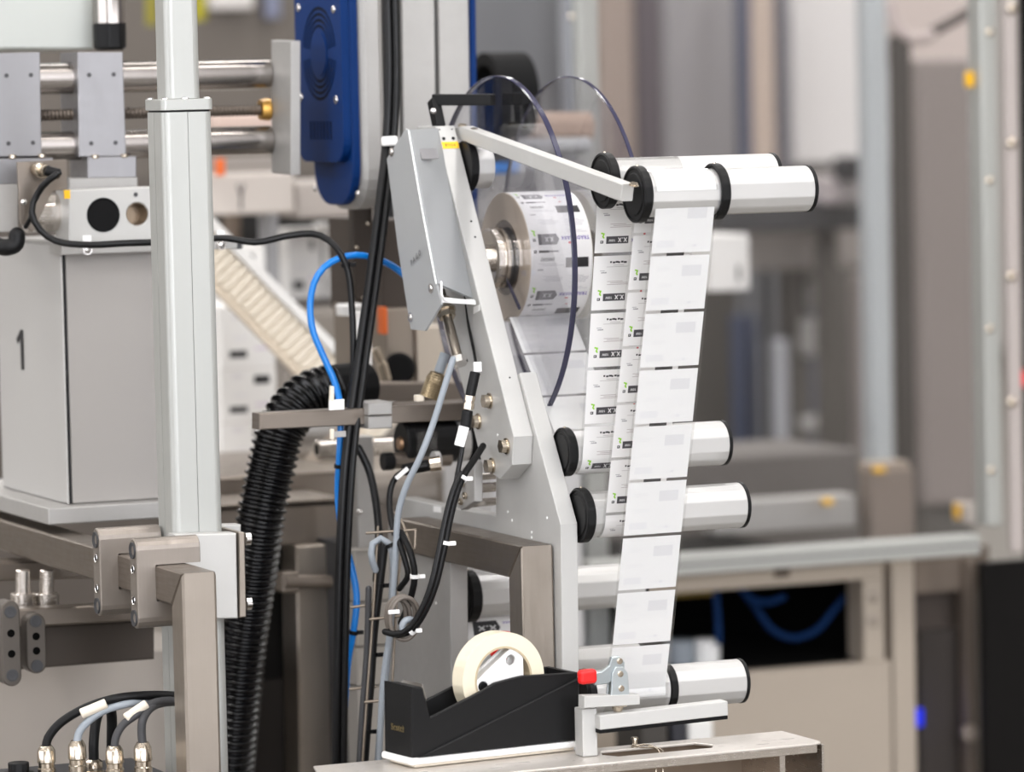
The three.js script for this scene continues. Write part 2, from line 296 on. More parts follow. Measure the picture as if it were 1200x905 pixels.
function roller(label, axis, x0, x1, r, opts = {}) {
  const t = thing('guide_roller', label, 'roller', 'guide rollers of the label applicator');
  const a = (x) => V(x, axis.y, axis.z), X = V(1, 0, 0);
  part(t, 'tube', turned([[0, r * 0.5], [0, r - 0.001], [0.001, r], [x1 - x0 - 0.001, r], [x1 - x0, r - 0.001], [x1 - x0, r * 0.5]], a(x0), X, 64), M.roller);
  part(t, 'end_cap', turned([[-0.001, 0], [-0.001, r - 0.002], [0, r + 0.0006], [0.0035, r + 0.0006], [0.0045, r - 0.0012], [0.0045, 0]], a(x1), X, 48), M.black);
  for (const fx of opts.flanges ?? []) {
    const R = opts.R ?? r + 0.006, w = opts.w ?? 0.011;
    const f = part(t, 'flange', turned([[0, 0], [0, R * 0.72], [0.0015, R * 0.76], [0.0015, R * 0.88], [0, R * 0.9], [0, R - 0.0015], [0.0015, R], [w - 0.0015, R], [w, R - 0.0015], [w, r * 0.6]], a(fx), X, 56), M.black);
    part(f, 'clamp_screw', [rod(V(fx + w / 2, axis.y + R - 0.001, axis.z), V(fx + w / 2, axis.y + R + 0.0012, axis.z), 0.0018, 10, 0.0003)], M.nickel);
  }
  return t;
}
const RF = 0.0265, RB = 0.0255;
const XW0 = 0.076, XW1 = 0.165;                               // the web runs between these
roller('upper front roller, the one over which the blank web turns down, two black flanges', AF, 0.075, 0.2885, RF, { flanges: [0.07, XW1 + 0.002], R: 0.0325, w: 0.0115 });
roller('upper rear roller, partly hidden behind the front one, black flange at its left', AB, 0.075, 0.288, RB, { flanges: [0.07], R: 0.0325, w: 0.0115 });
const AC = V(0.066, 1.0183, -0.0053), AD = V(0.068, 0.9467, 0.0361), AE = V(0.068, 0.7358, 0.0352);
roller('upper of the two middle rollers, its black flange close behind the sloping plate edge', AC, 0.068, 0.2723, 0.0265, { flanges: [0.063], R: 0.029 });
roller('lower of the two middle rollers, with the printed web wrapped round its left half', AD, 0.068, 0.2747, 0.0268, { flanges: [0.064], R: 0.0325 });
roller('bottom roller beside the toggle clamp, round which the blank web turns', AE, 0.066, 0.27, 0.0262, { flanges: [0.064, XW1 + 0.004], R: 0.029, w: 0.01 });

// ---------------------------------------------------------------- print of the labels
function printed(draw, w = 320, h = 272) {
  const c = document.createElement('canvas'); c.width = w; c.height = h; const k = c.getContext('2d');
  k.fillStyle = '#f1f0ef'; k.fillRect(0, 0, w, h);
  const R = (x, y, a, b, col) => { k.fillStyle = col; k.fillRect(x * w, y * h, a * w, b * h); };
  const turnedText = (s, x, y, px, col, font = 'bold') => { k.save(); k.translate(x * w, y * h); k.rotate(Math.PI); k.fillStyle = col; k.font = `${font} ${px}px sans-serif`; k.textAlign = 'center'; k.fillText(s, 0, px * 0.36); k.restore(); };
  const lines = (x, y, a, n, col) => { for (let i = 0; i < n; i++) R(x + (i % 2) * a * 0.15, y + i * 0.028, a * (0.75 + 0.25 * ((i * 7) % 3) / 2), 0.009, col); };
  const arrow = (x, y, a, b, col) => { k.fillStyle = col; k.beginPath(); k.moveTo(x * w, y * h); k.lineTo((x + a * 0.86) * w, y * h); k.lineTo((x + a) * w, (y + b / 2) * h); k.lineTo((x + a * 0.86) * w, (y + b) * h); k.lineTo(x * w, (y + b) * h); k.fill(); };
  const tick = (x, y) => { k.strokeStyle = '#8fd12a'; k.lineWidth = 7; k.beginPath(); k.moveTo((x - 0.02) * w, (y - 0.045) * h); k.lineTo((x + 0.025) * w, (y - 0.03) * h); k.lineTo((x + 0.01) * w, (y + 0.02) * h); k.lineTo((x + 0.03) * w, (y + 0.05) * h); k.stroke(); };
  const square = (x, y) => { R(x, y, 0.045, 0.05, '#2b2a2c'); R(x + 0.01, y + 0.012, 0.018, 0.022, '#e6e6e6'); };
  draw({ k, w, h, R, turnedText, lines, arrow, tick, square });
  const t = new THREE.CanvasTexture(c); t.colorSpace = THREE.SRGBColorSpace; t.wrapS = t.wrapT = THREE.RepeatWrapping; t.anisotropy = 8;
  return t;
}
const webPrint = printed(({ R, turnedText, lines, arrow, tick, square }) => {
  tick(0.105, 0.68); square(0.08, 0.775);
  R(0.17, 0.70, 0.34, 0.135, '#48464a'); turnedText('X.X', 0.42, 0.768, 30, '#f4f4f4'); turnedText('10W', 0.26, 0.775, 16, '#e0e0e0');
  for (let i = 0; i < 6; i++) R(0.25 + i * 0.042, 0.1 + (i % 2) * 0.008, 0.026 + 0.01 * (i % 3), 0.032, '#333236');
  lines(0.3, 0.17, 0.22, 2, '#b8b4b4'); lines(0.2, 0.2, 0.3, 1, '#c4bfbf');
  turnedText('wwv', 0.16, 0.31, 13, '#77757a'); lines(0.1, 0.27, 0.1, 1, '#9a989c');
  lines(0.22, 0.47, 0.32, 3, '#b9aeae');
  turnedText('TRADEMARK', 0.76, 0.78, 22, '#5c4aa0'); R(0.6, 0.3, 0.3, 0.17, '#3b3a3d'); lines(0.62, 0.52, 0.3, 5, '#a9a6a9'); R(0.74, 0.66, 0.03, 0.03, '#c8323c');
});
const backPrint = printed(({ R, lines, k, w, h }) => {
  k.fillStyle = '#f6f6f5'; k.fillRect(0, 0, w, h);
  R(0.55, 0.62, 0.33, 0.2, '#e9e9ea'); R(0.08, 0.1, 0.3, 0.13, '#efeff0'); lines(0.55, 0.1, 0.3, 2, '#eeeeef'); lines(0.12, 0.42, 0.28, 3, '#eeeeee'); lines(0.1, 0.72, 0.25, 3, '#eeeeee'); R(0.7, 0.1, 0.05, 0.05, '#ebebed');
});
const rollPrint = printed(({ R, turnedText, lines, arrow, tick, square }) => {
  tick(0.07, 0.1); square(0.05, 0.2); arrow(0.14, 0.12, 0.34, 0.19, '#8b898c'); R(0.14, 0.12, 0.05, 0.19, '#56555a'); turnedText('X.X', 0.32, 0.215, 30, '#e8e8e8');
  square(0.05, 0.4); R(0.13, 0.405, 0.16, 0.04, '#4a494c'); R(0.29, 0.41, 0.16, 0.03, '#a09ea2');
  turnedText('(HIGH)', 0.27, 0.56, 22, '#4a494c', 'italic bold'); lines(0.12, 0.63, 0.4, 2, '#c2c0c4'); turnedText('wwv', 0.15, 0.74, 14, '#85838a'); lines(0.2, 0.85, 0.32, 4, '#bdbbc0');
  turnedText('TRADEMARK', 0.74, 0.2, 25, '#6a55a8'); R(0.62, 0.27, 0.05, 0.03, '#d0404a'); R(0.66, 0.42, 0.04, 0.02, '#d0505a');
  R(0.56, 0.54, 0.17, 0.17, '#6e6a6b'); R(0.73, 0.54, 0.2, 0.17, '#1f1e20'); lines(0.64, 0.85, 0.3, 5, '#b5b3b8'); lines(0.64, 0.06, 0.3, 2, '#c5c3c8');
});
// a strip along a path of [z, y] points, x0..x1 wide; 'lift' sets it off to the path's left side
function strip(path, x0, x1, lift, thick, s0 = 0, s1 = Infinity) {
  const at = [0]; for (let i = 1; i < path.length; i++) at.push(at[i - 1] + Math.hypot(path[i][0] - path[i - 1][0], path[i][1] - path[i - 1][1]));
  const L = at[at.length - 1]; s1 = Math.min(s1, L);
  const point = (s) => { let i = 1; while (i < path.length - 1 && at[i] < s) i++; const t = (s - at[i - 1]) / (at[i] - at[i - 1]), a = path[i - 1], b = path[i]; const d = [(b[0] - a[0]) / (at[i] - at[i - 1]), (b[1] - a[1]) / (at[i] - at[i - 1])]; return [a[0] + (b[0] - a[0]) * t, a[1] + (b[1] - a[1]) * t, -d[1], d[0]]; };
  const cuts = [s0, ...at.filter((s) => s > s0 + 1e-4 && s < s1 - 1e-4), s1];
  const pos = [], uv = [], nor = [], top = [], rest = [];
  const quad = (list, a, b, c, d, n1, n2, ua, ub) => { const i = pos.length / 3; pos.push(...a, ...b, ...c, ...d); nor.push(...n1, ...n1, ...n2, ...n2); uv.push(...ua[0], ...ua[1], ...ub[1], ...ub[0]); list.push(i, i + 1, i + 2, i, i + 2, i + 3); };
  for (let i = 0; i + 1 < cuts.length; i++) {
    const p = point(cuts[i] + 1e-7), q = point(cuts[i + 1] - 1e-7), v0 = (cuts[i] - s0) / (s1 - s0), v1 = (cuts[i + 1] - s0) / (s1 - s0);
    const P = (o, k, x) => [x, o[1] + o[3] * k, o[0] + o[2] * k], N = (o, s) => [0, o[3] * s, o[2] * s], k0 = lift, k1 = lift + thick;
    quad(top, P(p, k1, x0), P(q, k1, x0), P(q, k1, x1), P(p, k1, x1), N(p, 1), N(q, 1), [[0, v0], [0, v1]], [[1, v0], [1, v1]]);
    nor.splice(-12, 12, ...N(p, 1), ...N(q, 1), ...N(q, 1), ...N(p, 1));
    quad(rest, P(p, k0, x1), P(q, k0, x1), P(q, k0, x0), P(p, k0, x0), N(p, -1), N(q, -1), [[1, v0], [1, v1]], [[0, v0], [0, v1]]);
    nor.splice(-12, 12, ...N(p, -1), ...N(q, -1), ...N(q, -1), ...N(p, -1));
    quad(rest, P(p, k0, x0), P(q, k0, x0), P(q, k1, x0), P(p, k1, x0), [-1, 0, 0], [-1, 0, 0], [[0, v0], [0, v1]], [[0, v0], [0, v1]]);
    quad(rest, P(p, k1, x1), P(q, k1, x1), P(q, k0, x1), P(p, k0, x1), [1, 0, 0], [1, 0, 0], [[1, v0], [1, v1]], [[1, v0], [1, v1]]);
  }
  const g = new THREE.BufferGeometry();
  g.setAttribute('position', new THREE.Float32BufferAttribute(pos, 3)); g.setAttribute('normal', new THREE.Float32BufferAttribute(nor, 3)); g.setAttribute('uv', new THREE.Float32BufferAttribute(uv, 2));
  g.setIndex([...top, ...rest]); g.addGroup(0, top.length, 0); g.addGroup(top.length, rest.length, 1);
  g.userData.length = L;
  return g;
}
const arc = (c, r, a0, a1, n = 18) => Array.from({ length: n + 1 }, (_, i) => { const a = (a0 + (a1 - a0) * i / n) * Math.PI / 180; return [c.z + r * Math.cos(a), c.y + r * Math.sin(a)]; });
// ---------------------------------------------------------------- reel: spindle, clear discs, roll
const RC = V(0.09, 1.2404, -0.2272);
{
  const s = thing('reel_spindle', 'turned silver hub with two large clear plastic discs enclosing the label roll', 'spindle');
  const X = V(1, 0, 0), a = (x) => V(x, RC.y, RC.z);
  part(s, 'shaft', rod(a(0.0402), a(0.07), 0.0168, 32), M.steelBright);
  part(s, 'hub', turned([[0, 0.015], [0, 0.034], [0.002, 0.0365], [0.01, 0.0365], [0.0105, 0.033], [0.013, 0.033], [0.0135, 0.0375], [0.0175, 0.0375], [0.0178, 0.03], [0.0178, 0.015]], a(0.0665), X, 56), M.steelBright);
  part(s, 'core_shaft', rod(a(0.086), a(0.186), 0.037, 40), M.greyDark);
  for (const [x, r, w] of [[0.0832, 0.2215, 0.0062], [0.179, 0.219, 0.0042]]) {
    const d = part(s, 'disc', pipe(a(x), a(x + w), r - 0.0008, 0.038, 96), M.clear, 'large clear plastic disc');
    part(d, 'rim', pipe(a(x - 0.0005), a(x + w + 0.0005), r + 0.0012, r - 0.0004, 96), M.violetEdge, 'violet tinted cut edge of the disc');
  }
  part(s, 'slot_edge', beam(V(0.0842, RC.y - 0.028, RC.z + 0.022), V(0.0842, RC.y - 0.06, RC.z + 0.058), 0.003, 0.004, 0.0005), M.violetEdge);
  part(s, 'end_nut', turned([[0, 0], [0, 0.03], [0.02, 0.03], [0.024, 0.026], [0.024, 0]], a(0.186), X, 40), M.black);
  const r = thing('label_roll', 'full roll of white printed labels on a brown core, between two clear discs', 'roll');
  const RR = 0.0798, RI = 0.046, x0 = 0.0905, x1 = 0.174;
  part(r, 'core', pipe(a(x0 + 0.002), a(x1 - 0.002), RI, 0.0385, 48), std(0x5a4a40, 0.7));
  const rings = noiseTexture(256, 256, (x, y) => 205 + 28 * cloud(x / 8, y / 8) + 22 * streak(x, 3), true);
  part(r, 'wound_side', pipe(a(x0), a(x1), RR - 0.0004, RI + 0.0002, 96), std(0xd6c6af, 0.45, 0, { roughnessMap: rep(mottle, 12) }));
  const wrap = new THREE.CylinderGeometry(RR, RR, x1 - x0 - 0.002, 120, 1, true).rotateZ(-Math.PI / 2).translate((x0 + x1) / 2, RC.y, RC.z);
  const uv = wrap.attributes.uv; for (let i = 0; i < uv.count; i++) { const u = uv.getX(i), v = uv.getY(i); uv.setXY(i, v, -7 * u + 0.45); }
  const printedSide = std(0xffffff, 0.42, 0, { map: rollPrint });
  part(r, 'printed_face', wrap, printedSide, 'white printed label face of the roll', true);
}
// ---------------------------------------------------------------- the webs
{
  const stock = (map) => new THREE.MeshPhysicalMaterial({ color: 0xffffff, roughness: 0.75, transmission: 0.14, thickness: 0, map });
  const labelFaces = [stock(webPrint), stock(backPrint)];
  const lay = (name, label, path, side, pitch, start, shift = 0, gap = 0.0038) => {
    const w = thing(name, label, 'label web');
    const film = strip(path, XW0 + shift, XW1, -0.00015, 0.0003); film.clearGroups();
    part(w, 'backing_film', film, M.film, 'clear backing film', true);
    const L = film.userData.length;
    for (let s = start; s + pitch - gap < L; s += pitch) {
      const g = strip(path, XW0 + 0.003 + shift, XW1 - 0.003, side > 0 ? 0.0002 : -0.0005, 0.0003, s, s + pitch - gap);
      const m = new THREE.Mesh(g, side > 0 ? labelFaces : [labelFaces[1], labelFaces[0]]);
      m.name = 'label'; m.castShadow = m.receiveShadow = true; w.add(m);
    }
  };
  const q = 0.0004;
  // from the roll's front down behind the middle roller, round it and up to the rear top roller
  const p1 = [...arc(RC, 0.0803, -95, -62, 4), ...arc(AC, 0.0265 + q, 200, 352, 18), ...arc(AB, RB + q, 176, -20, 24)];
  lay('label_web', 'printed label web hanging from the label roll and running up to the upper rear roller', p1, -1, 0.0685, 0.04);
  // up to the front top roller, over it, and down to the bottom roller
  const p2 = [...arc(AD, 0.0268 + q, 200, 355, 18), ...arc(AF, RF + q, 172, 8, 24), ...arc(AE, 0.0262 + q, 10, -150, 18)];
  lay('label_web', 'long blank white label web hanging from the upper front roller down to the bottom roller', p2, -1, 0.0685, 0.012, 0.009);
}

// ---------------------------------------------------------------- stainless stand in front, with things on it
const TOP = 0.6904;
{
  const s = thing('steel_stand', 'folded stainless stand with open front and slotted top at the lower edge', 'stand');
  const fr = [V(0.2738, 0.6904, 0.2534), V(-0.0808, 0.6904, 0.2639)], u = fr[0].clone().sub(fr[1]).normalize();
  const fl = fr[0].clone().addScaledVector(u, -0.62), n = V(u.z, 0, -u.x);      // n points to the back
  const at = (a, b) => { const p = fl.clone().addScaledVector(u, a).addScaledVector(n, b); return [p.x, p.z]; };
  const W = 0.62, slot = [at(0.372, 0.035), at(0.492, 0.035), at(0.503, 0.055), at(0.492, 0.08), at(0.372, 0.08), at(0.362, 0.055)];
  part(s, 'top_sheet', extY([at(0, 0), at(W - 0.012, 0), at(W - 0.004, 0.004), at(W, 0.012), at(W, 0.105), at(0.31, 0.105), at(0.31, 0.16), at(0.05, 0.16)], TOP - 0.003, TOP, 0.0008, [slot]), M.steelTopLit);
  part(s, 'front_lip', beam(V(...[at(0, 0.002)[0], TOP - 0.006, at(0, 0.002)[1]]), V(at(W - 0.01, 0.002)[0], TOP - 0.006, at(W - 0.01, 0.002)[1]), 0.003, 0.011, 0.001), M.steelBright);
  const wall = (a, t) => extY([at(a, 0.003), at(a + t, 0.003), at(a + t, 0.1), at(a, 0.1)], 0, TOP - 0.003, 0.0005);
  part(s, 'side_panel', wall(W - 0.003, 0.003), M.steelBright);
  part(s, 'side_panel', wall(0.0, 0.003), M.steel);
  part(s, 'divider', wall(W - 0.058, 0.007), M.steelBright);
  part(s, 'divider', wall(0.228, 0.007), M.steelBright);
  part(s, 'back_panel', extY([at(0, 0.097), at(W - 0.004, 0.097), at(W - 0.004, 0.1), at(0, 0.1)], 0, TOP - 0.003, 0), std(0x7a6b5c, 0.6, 0.5));
  part(s, 'bottom_shelf', extY([at(0.003, 0.003), at(W - 0.004, 0.003), at(W - 0.004, 0.097), at(0.003, 0.097)], 0.45, 0.453, 0), M.steelH);
  // lanyard wire with its little screw
  const l = thing('wire_lanyard', 'thin steel wire loop screwed to the stand top, hanging over the front edge', 'wire');
  part(l, 'wire', tube([...[V(0.061, 0.6959, 0.188), V(0.0678, 0.6935, 0.1965), V(0.0765, 0.694, 0.2056), V(0.0785, 0.6918, 0.2197), V(0.0761, 0.6821, 0.2336), V(0.0734, 0.651, 0.2403)]], 0.0011, 40, 6), M.nickel);
  part(l, 'wire', tube([...[V(0.0667, 0.694, 0.1851), V(0.0745, 0.6955, 0.1937), V(0.0801, 0.6939, 0.2071), V(0.0829, 0.6907, 0.2217), V(0.0707, 0.6813, 0.2314), V(0.0654, 0.6512, 0.2369)]], 0.0011, 40, 6), M.nickel);
  part(l, 'screw', [turned([[0, 0.0045], [0.002, 0.0045], [0.002, 0.0028], [0.009, 0.0028], [0.0095, 0.0045], [0.012, 0.0035], [0.012, 0]], V(0.0691, 0.6905, 0.1748), V(0, 1, 0), 12)], M.nickel);
}
// ---------------------------------------------------------------- tape dispenser
{
  const A = V(-0.2122, 0.6904, 0.1921), B = V(0.0058, 0.6904, 0.1653), ang = Math.atan2(-(B.z - A.z), B.x - A.x);
  const frame = new THREE.Matrix4().makeRotationY(ang).setPosition(A.x, TOP + 0.0006, A.z), L = 0.2175;
  const put = (g) => g.applyMatrix4(frame);
  const d = thing('tape_dispenser', 'black desktop tape dispenser with a white base on the stainless stand', 'tape dispenser');
  const DW = 0.066;
  part(d, 'base', [put(box(-0.004, L + 0.001, 0.004, 0.012, -DW - 0.002, 0.003, 0.003))], M.white, 'white plastic base');
  part(d, 'base_foot', put(box(0.004, L - 0.004, 0, 0.005, -DW + 0.004, -0.004, 0.002)), M.cream);
  const side = [[0, 0.012], [L, 0.012], [L, 0.09], [L - 0.03, 0.091], [0.145, 0.0925], [0.128, 0.0905], [0.108, 0.0875], [0.09, 0.0795], [0.024, 0.056], [0.0225, 0.0605], [0.0155, 0.09], [0.001, 0.0925]];
  part(d, 'side_wall', put(extZ(side, -0.0055, 0, 0.0012)), M.charcoal);
  part(d, 'side_wall', put(extZ(side.map(([x, y], i) => [x, i > 3 && i < 9 ? y : y]), -DW, -DW + 0.0055, 0.0012)), M.charcoal);
  part(d, 'lower_wedge', put(extZ([[0.006, 0.0125], [L - 0.0005, 0.0125], [L - 0.0005, 0.084], [0.03, 0.0205]], -0.001, 0.0035, 0.0014)), M.charcoal, 'proud lower half of the long side');
  part(d, 'end_wall', put(extZ([[L - 0.006, 0.012], [L, 0.012], [L, 0.09], [L - 0.006, 0.09]], -DW + 0.005, -0.005, 0.0008)), M.charcoal);
  part(d, 'cutter_post', put(extZ([[0, 0.012], [0.024, 0.012], [0.0235, 0.0585], [0.016, 0.0905], [0.001, 0.0925]], -DW + 0.004, -0.004, 0.0015)), M.charcoal);
  part(d, 'floor_plate', put(box(0.02, L - 0.004, 0.02, 0.028, -DW + 0.005, -0.005, 0)), M.black);
  part(d, 'slope', put(extZ([[0.022, 0.03], [0.06, 0.03], [0.045, 0.05], [0.022, 0.056]], -DW + 0.005, -0.005, 0.0005)), M.black);
  part(d, 'cutter_blade', put(extZ([[0.0165, 0.0885], [0.0185, 0.0935], [0.0195, 0.089], [0.0235, 0.075], [0.0225, 0.075]], -0.055, -0.0065, 0.0002)), M.chrome, 'thin metal cutting blade');
  // tape hanging from the roll to the blade
  const cen = [0.1315, 0.0875], zc = -0.033, Ro = 0.0535, Ri = 0.0375, P = (x, y, z) => V(x, y, z).applyMatrix4(frame), axis = V(0, 0, 1).transformDirection(frame);
  // lettering pressed into the end
  const c = document.createElement('canvas'); c.width = 128; c.height = 64; const k = c.getContext('2d'); k.fillStyle = '#6a5c3a'; k.font = 'bold 40px serif'; k.fillText('Scotch', 4, 44);
  const t = new THREE.CanvasTexture(c); t.colorSpace = THREE.SRGBColorSpace;
  const lettering = new THREE.Mesh(new THREE.PlaneGeometry(0.032, 0.016), new THREE.MeshStandardMaterial({ map: t, transparent: true, alphaTest: 0.3, roughness: 0.5 }));
  lettering.name = 'lettering'; lettering.applyMatrix4(new THREE.Matrix4().multiplyMatrices(frame, new THREE.Matrix4().makeRotationY(-Math.PI / 2).setPosition(-0.0003, 0.042, -0.034))); d.add(lettering);
  const r = thing('tape_roll', 'roll of cream packing tape standing in the black tape dispenser', 'tape roll');
  part(r, 'tape', turned([[-0.012, Ri], [-0.012, Ro], [0.012, Ro], [0.012, Ri], [-0.012, Ri]], P(cen[0], cen[1], zc), axis, 80), std(0xe6dcc4, 0.35, 0, { roughnessMap: rep(mottle, 8) }));
  part(r, 'core', turned([[-0.0122, Ri - 0.0025], [-0.0122, Ri], [0.0122, Ri], [0.0122, Ri - 0.0025], [-0.0122, Ri - 0.0025]], P(cen[0], cen[1], zc), axis, 64), std(0xb9a98c, 0.7));
  const hub = thing('tape_hub', 'white plastic hub with two holes inside the cream tape roll', 'hub');
  const bar = (z0, z1) => put(extZ([[0.088, 0.0725], [0.092, 0.0655], [0.104, 0.0675], [0.122, 0.073], [0.159, 0.0835], [0.159, 0.1135], [0.153, 0.1215], [0.144, 0.1225], [0.092, 0.0845]], z0, z1, 0.0008, [ring(0.1425, 0.108, 0.0062), ring(0.1055, 0.081, 0.0058)]));
  part(hub, 'hub_plate', bar(zc + 0.006, zc + 0.0105), M.white);
  part(hub, 'hub_plate', bar(zc - 0.0105, zc - 0.006), M.white);
  part(hub, 'hub_web', put(beam(V(0.09, 0.08, zc), V(0.147, 0.12, zc), 0.012, 0.004, 0.001)), M.white);
  part(hub, 'axle', [put(rod(V(0.1055, 0.081, -DW + 0.006), V(0.1055, 0.081, -0.0205), 0.0055, 20))], M.black);
}
// ---------------------------------------------------------------- toggle clamp, flat bar and block on the stand
{
  const a = V(-0.0044, 0.6903, 0.2097), b = thing('mounting_block', 'small white metal block standing on the stand beside the tape dispenser', 'block');
  part(b, 'block_body', box(a.x - 0.008, a.x + 0.0105, TOP + 0.0004, TOP + 0.055, a.z - 0.02, a.z + 0.002, 0.0012), M.aluminiumWhite);
  const f = thing('guide_bar', 'light grey flat bar with a black rubber underside in front of the bottom roller', 'bar');
  const p = V(0.0035, 0.7304, 0.2153), q = V(0.1627, 0.7353, 0.2194), n = V(q.x - p.x, q.y - p.y, q.z - p.z).normalize();
  part(f, 'bar_body', beam(p, q, 0.02, 0.0165, 0.001), M.aluminiumWhite);
  part(f, 'rubber_strip', beam(p.clone().add(V(0, -0.0105, 0)), q.clone().add(V(0, -0.0105, 0)), 0.018, 0.0045, 0.0008), M.blackSoft, 'black rubber strip');
  const c = thing('toggle_clamp', 'small zinc toggle clamp with a red handle above the flat bar', 'clamp');
  const D = 5.025, E = (px, py, d = D) => V(px, py, d);
  const pl = [[-0.0138, 0.7617], [0.0552, 0.7584], [0.055, 0.7467], [-0.0141, 0.7481]];
  part(c, 'base_plate', extZ(pl, 0.205, 0.222, 0.0006), M.aluminiumWhite);
  part(c, 'clamp_body', [extZ([[0.02, 0.7572], [0.0228, 0.7843], [0.0272, 0.7918], [0.0367, 0.7911], [0.0419, 0.7839], [0.0435, 0.7574]], 0.206, 0.209, 0.0008), extZ([[0.02, 0.7572], [0.0228, 0.7843], [0.0272, 0.7918], [0.0367, 0.7911], [0.0419, 0.7839], [0.0435, 0.7574]], 0.2165, 0.2195, 0.0008)], std(0xb9c0c2, 0.35, 0.8));
  part(c, 'lever', extZ([[0.0026, 0.7868], [0.0111, 0.7871], [0.0208, 0.7932], [0.0242, 0.8027], [0.0327, 0.8031], [0.04, 0.7957], [0.0398, 0.786], [0.0322, 0.7807], [0.0247, 0.7763], [0.0193, 0.7728], [0.0119, 0.7724], [0.0023, 0.7722]], 0.2095, 0.216, 0.001), std(0xaab1b3, 0.35, 0.8));
  part(c, 'spindle', [turned([[0, 0], [0, 0.0045], [0.004, 0.0065], [0.012, 0.0065], [0.012, 0.005], [0.03, 0.005], [0.03, 0]], V(0.0313, 0.7397, 0.213), V(0.03, 1, 0), 16), turned([[0.004, 0], [0.004, 0.0085], [0.012, 0.0085], [0.012, 0]], V(0.0335, 0.7415, 0.213), V(0.03, 1, 0), 6)], M.nickel);
  for (const pp of [V(0.0325, 0.7834, 0.2195), V(0.0332, 0.7667, 0.2195), V(0.0334, 0.7975, 0.216)]) place(part(c, 'rivet', turned([[0, 0.0036], [0.001, 0.0036], [0.0018, 0.0022], [0.0018, 0]], V(0, 0, 0), V(0, 1, 0), 16), M.nickel), pp, V(0, 0, 1));
  part(c, 'handle', beam(V(-0.0165, 0.7823, 0.213), V(0.0047, 0.7827, 0.213), 0.012, 0.0165, 0.004), M.red, 'red plastic grip');
}

// ---------------------------------------------------------------- white profile post
{
  const p = thing('profile_post', 'tall white aluminium profile post at the left, thinner above its cap plate', 'post');
  const cx = -0.341, cz = -0.179, h = 0.031, g = 0.0016;
  const rr = (w, r, y0, y1) => extY([[-1, -1], [1, -1], [1, 1], [-1, 1]].flatMap(([sx, sz], i) => Array.from({ length: 6 }, (_, k) => { const a = (180 + i * 90 + k * 18) * Math.PI / 180; return [cx + sx * (w - r) + r * Math.cos(a), cz + sz * (w - r) + r * Math.sin(a)]; })), y0, y1, 0.0006);
  const yc = V(-0.333, 1.4289, -0.1887).y, yt = V(-0.3379, 1.4441, -0.1919).y;
  // lower post: four corner ribs and grooves on each face
  const pts = [];
  for (let side = 0; side < 4; side++) {
    const a = side * Math.PI / 2, R = ([u, v]) => [cx + u * Math.cos(a) - v * Math.sin(a), cz + u * Math.sin(a) + v * Math.cos(a)];
    const r = 0.009;
    for (let k = 0; k <= 6; k++) { const b = Math.PI + k * Math.PI / 12; pts.push(R([-h + r + r * Math.cos(b), -h + r + r * Math.sin(b)])); }
    pts.push(R([-0.0006, -h]), R([-0.0006, -h + g]), R([0.0006, -h + g]), R([0.0006, -h]));
  }
  part(p, 'lower_profile', extY(pts, 0, yc, 0), M.profile);
  part(p, 'gap_plate', rr(h - 0.001, 0.008, yc, yc + 0.0022), M.black);
  const cap = part(p, 'cap_plate', rr(h + 0.001, 0.006, yc + 0.0022, yt), M.profile);
  for (const [sx, sz] of [[-1, 1], [1, 1], [-0.05, 1], [1, -1], [-1, -1]]) place(part(cap, 'screw', turned([[0, 0.0045], [0.0016, 0.0042], [0.0022, 0.002], [0.0022, 0]], V(0, 0, 0), V(0, 1, 0), 12), M.chrome), V(cx + sx * 0.026, yt, cz + sz * 0.026));
  part(p, 'upper_profile', rr(0.0212, 0.009, yt, 2.1), M.profile);
}
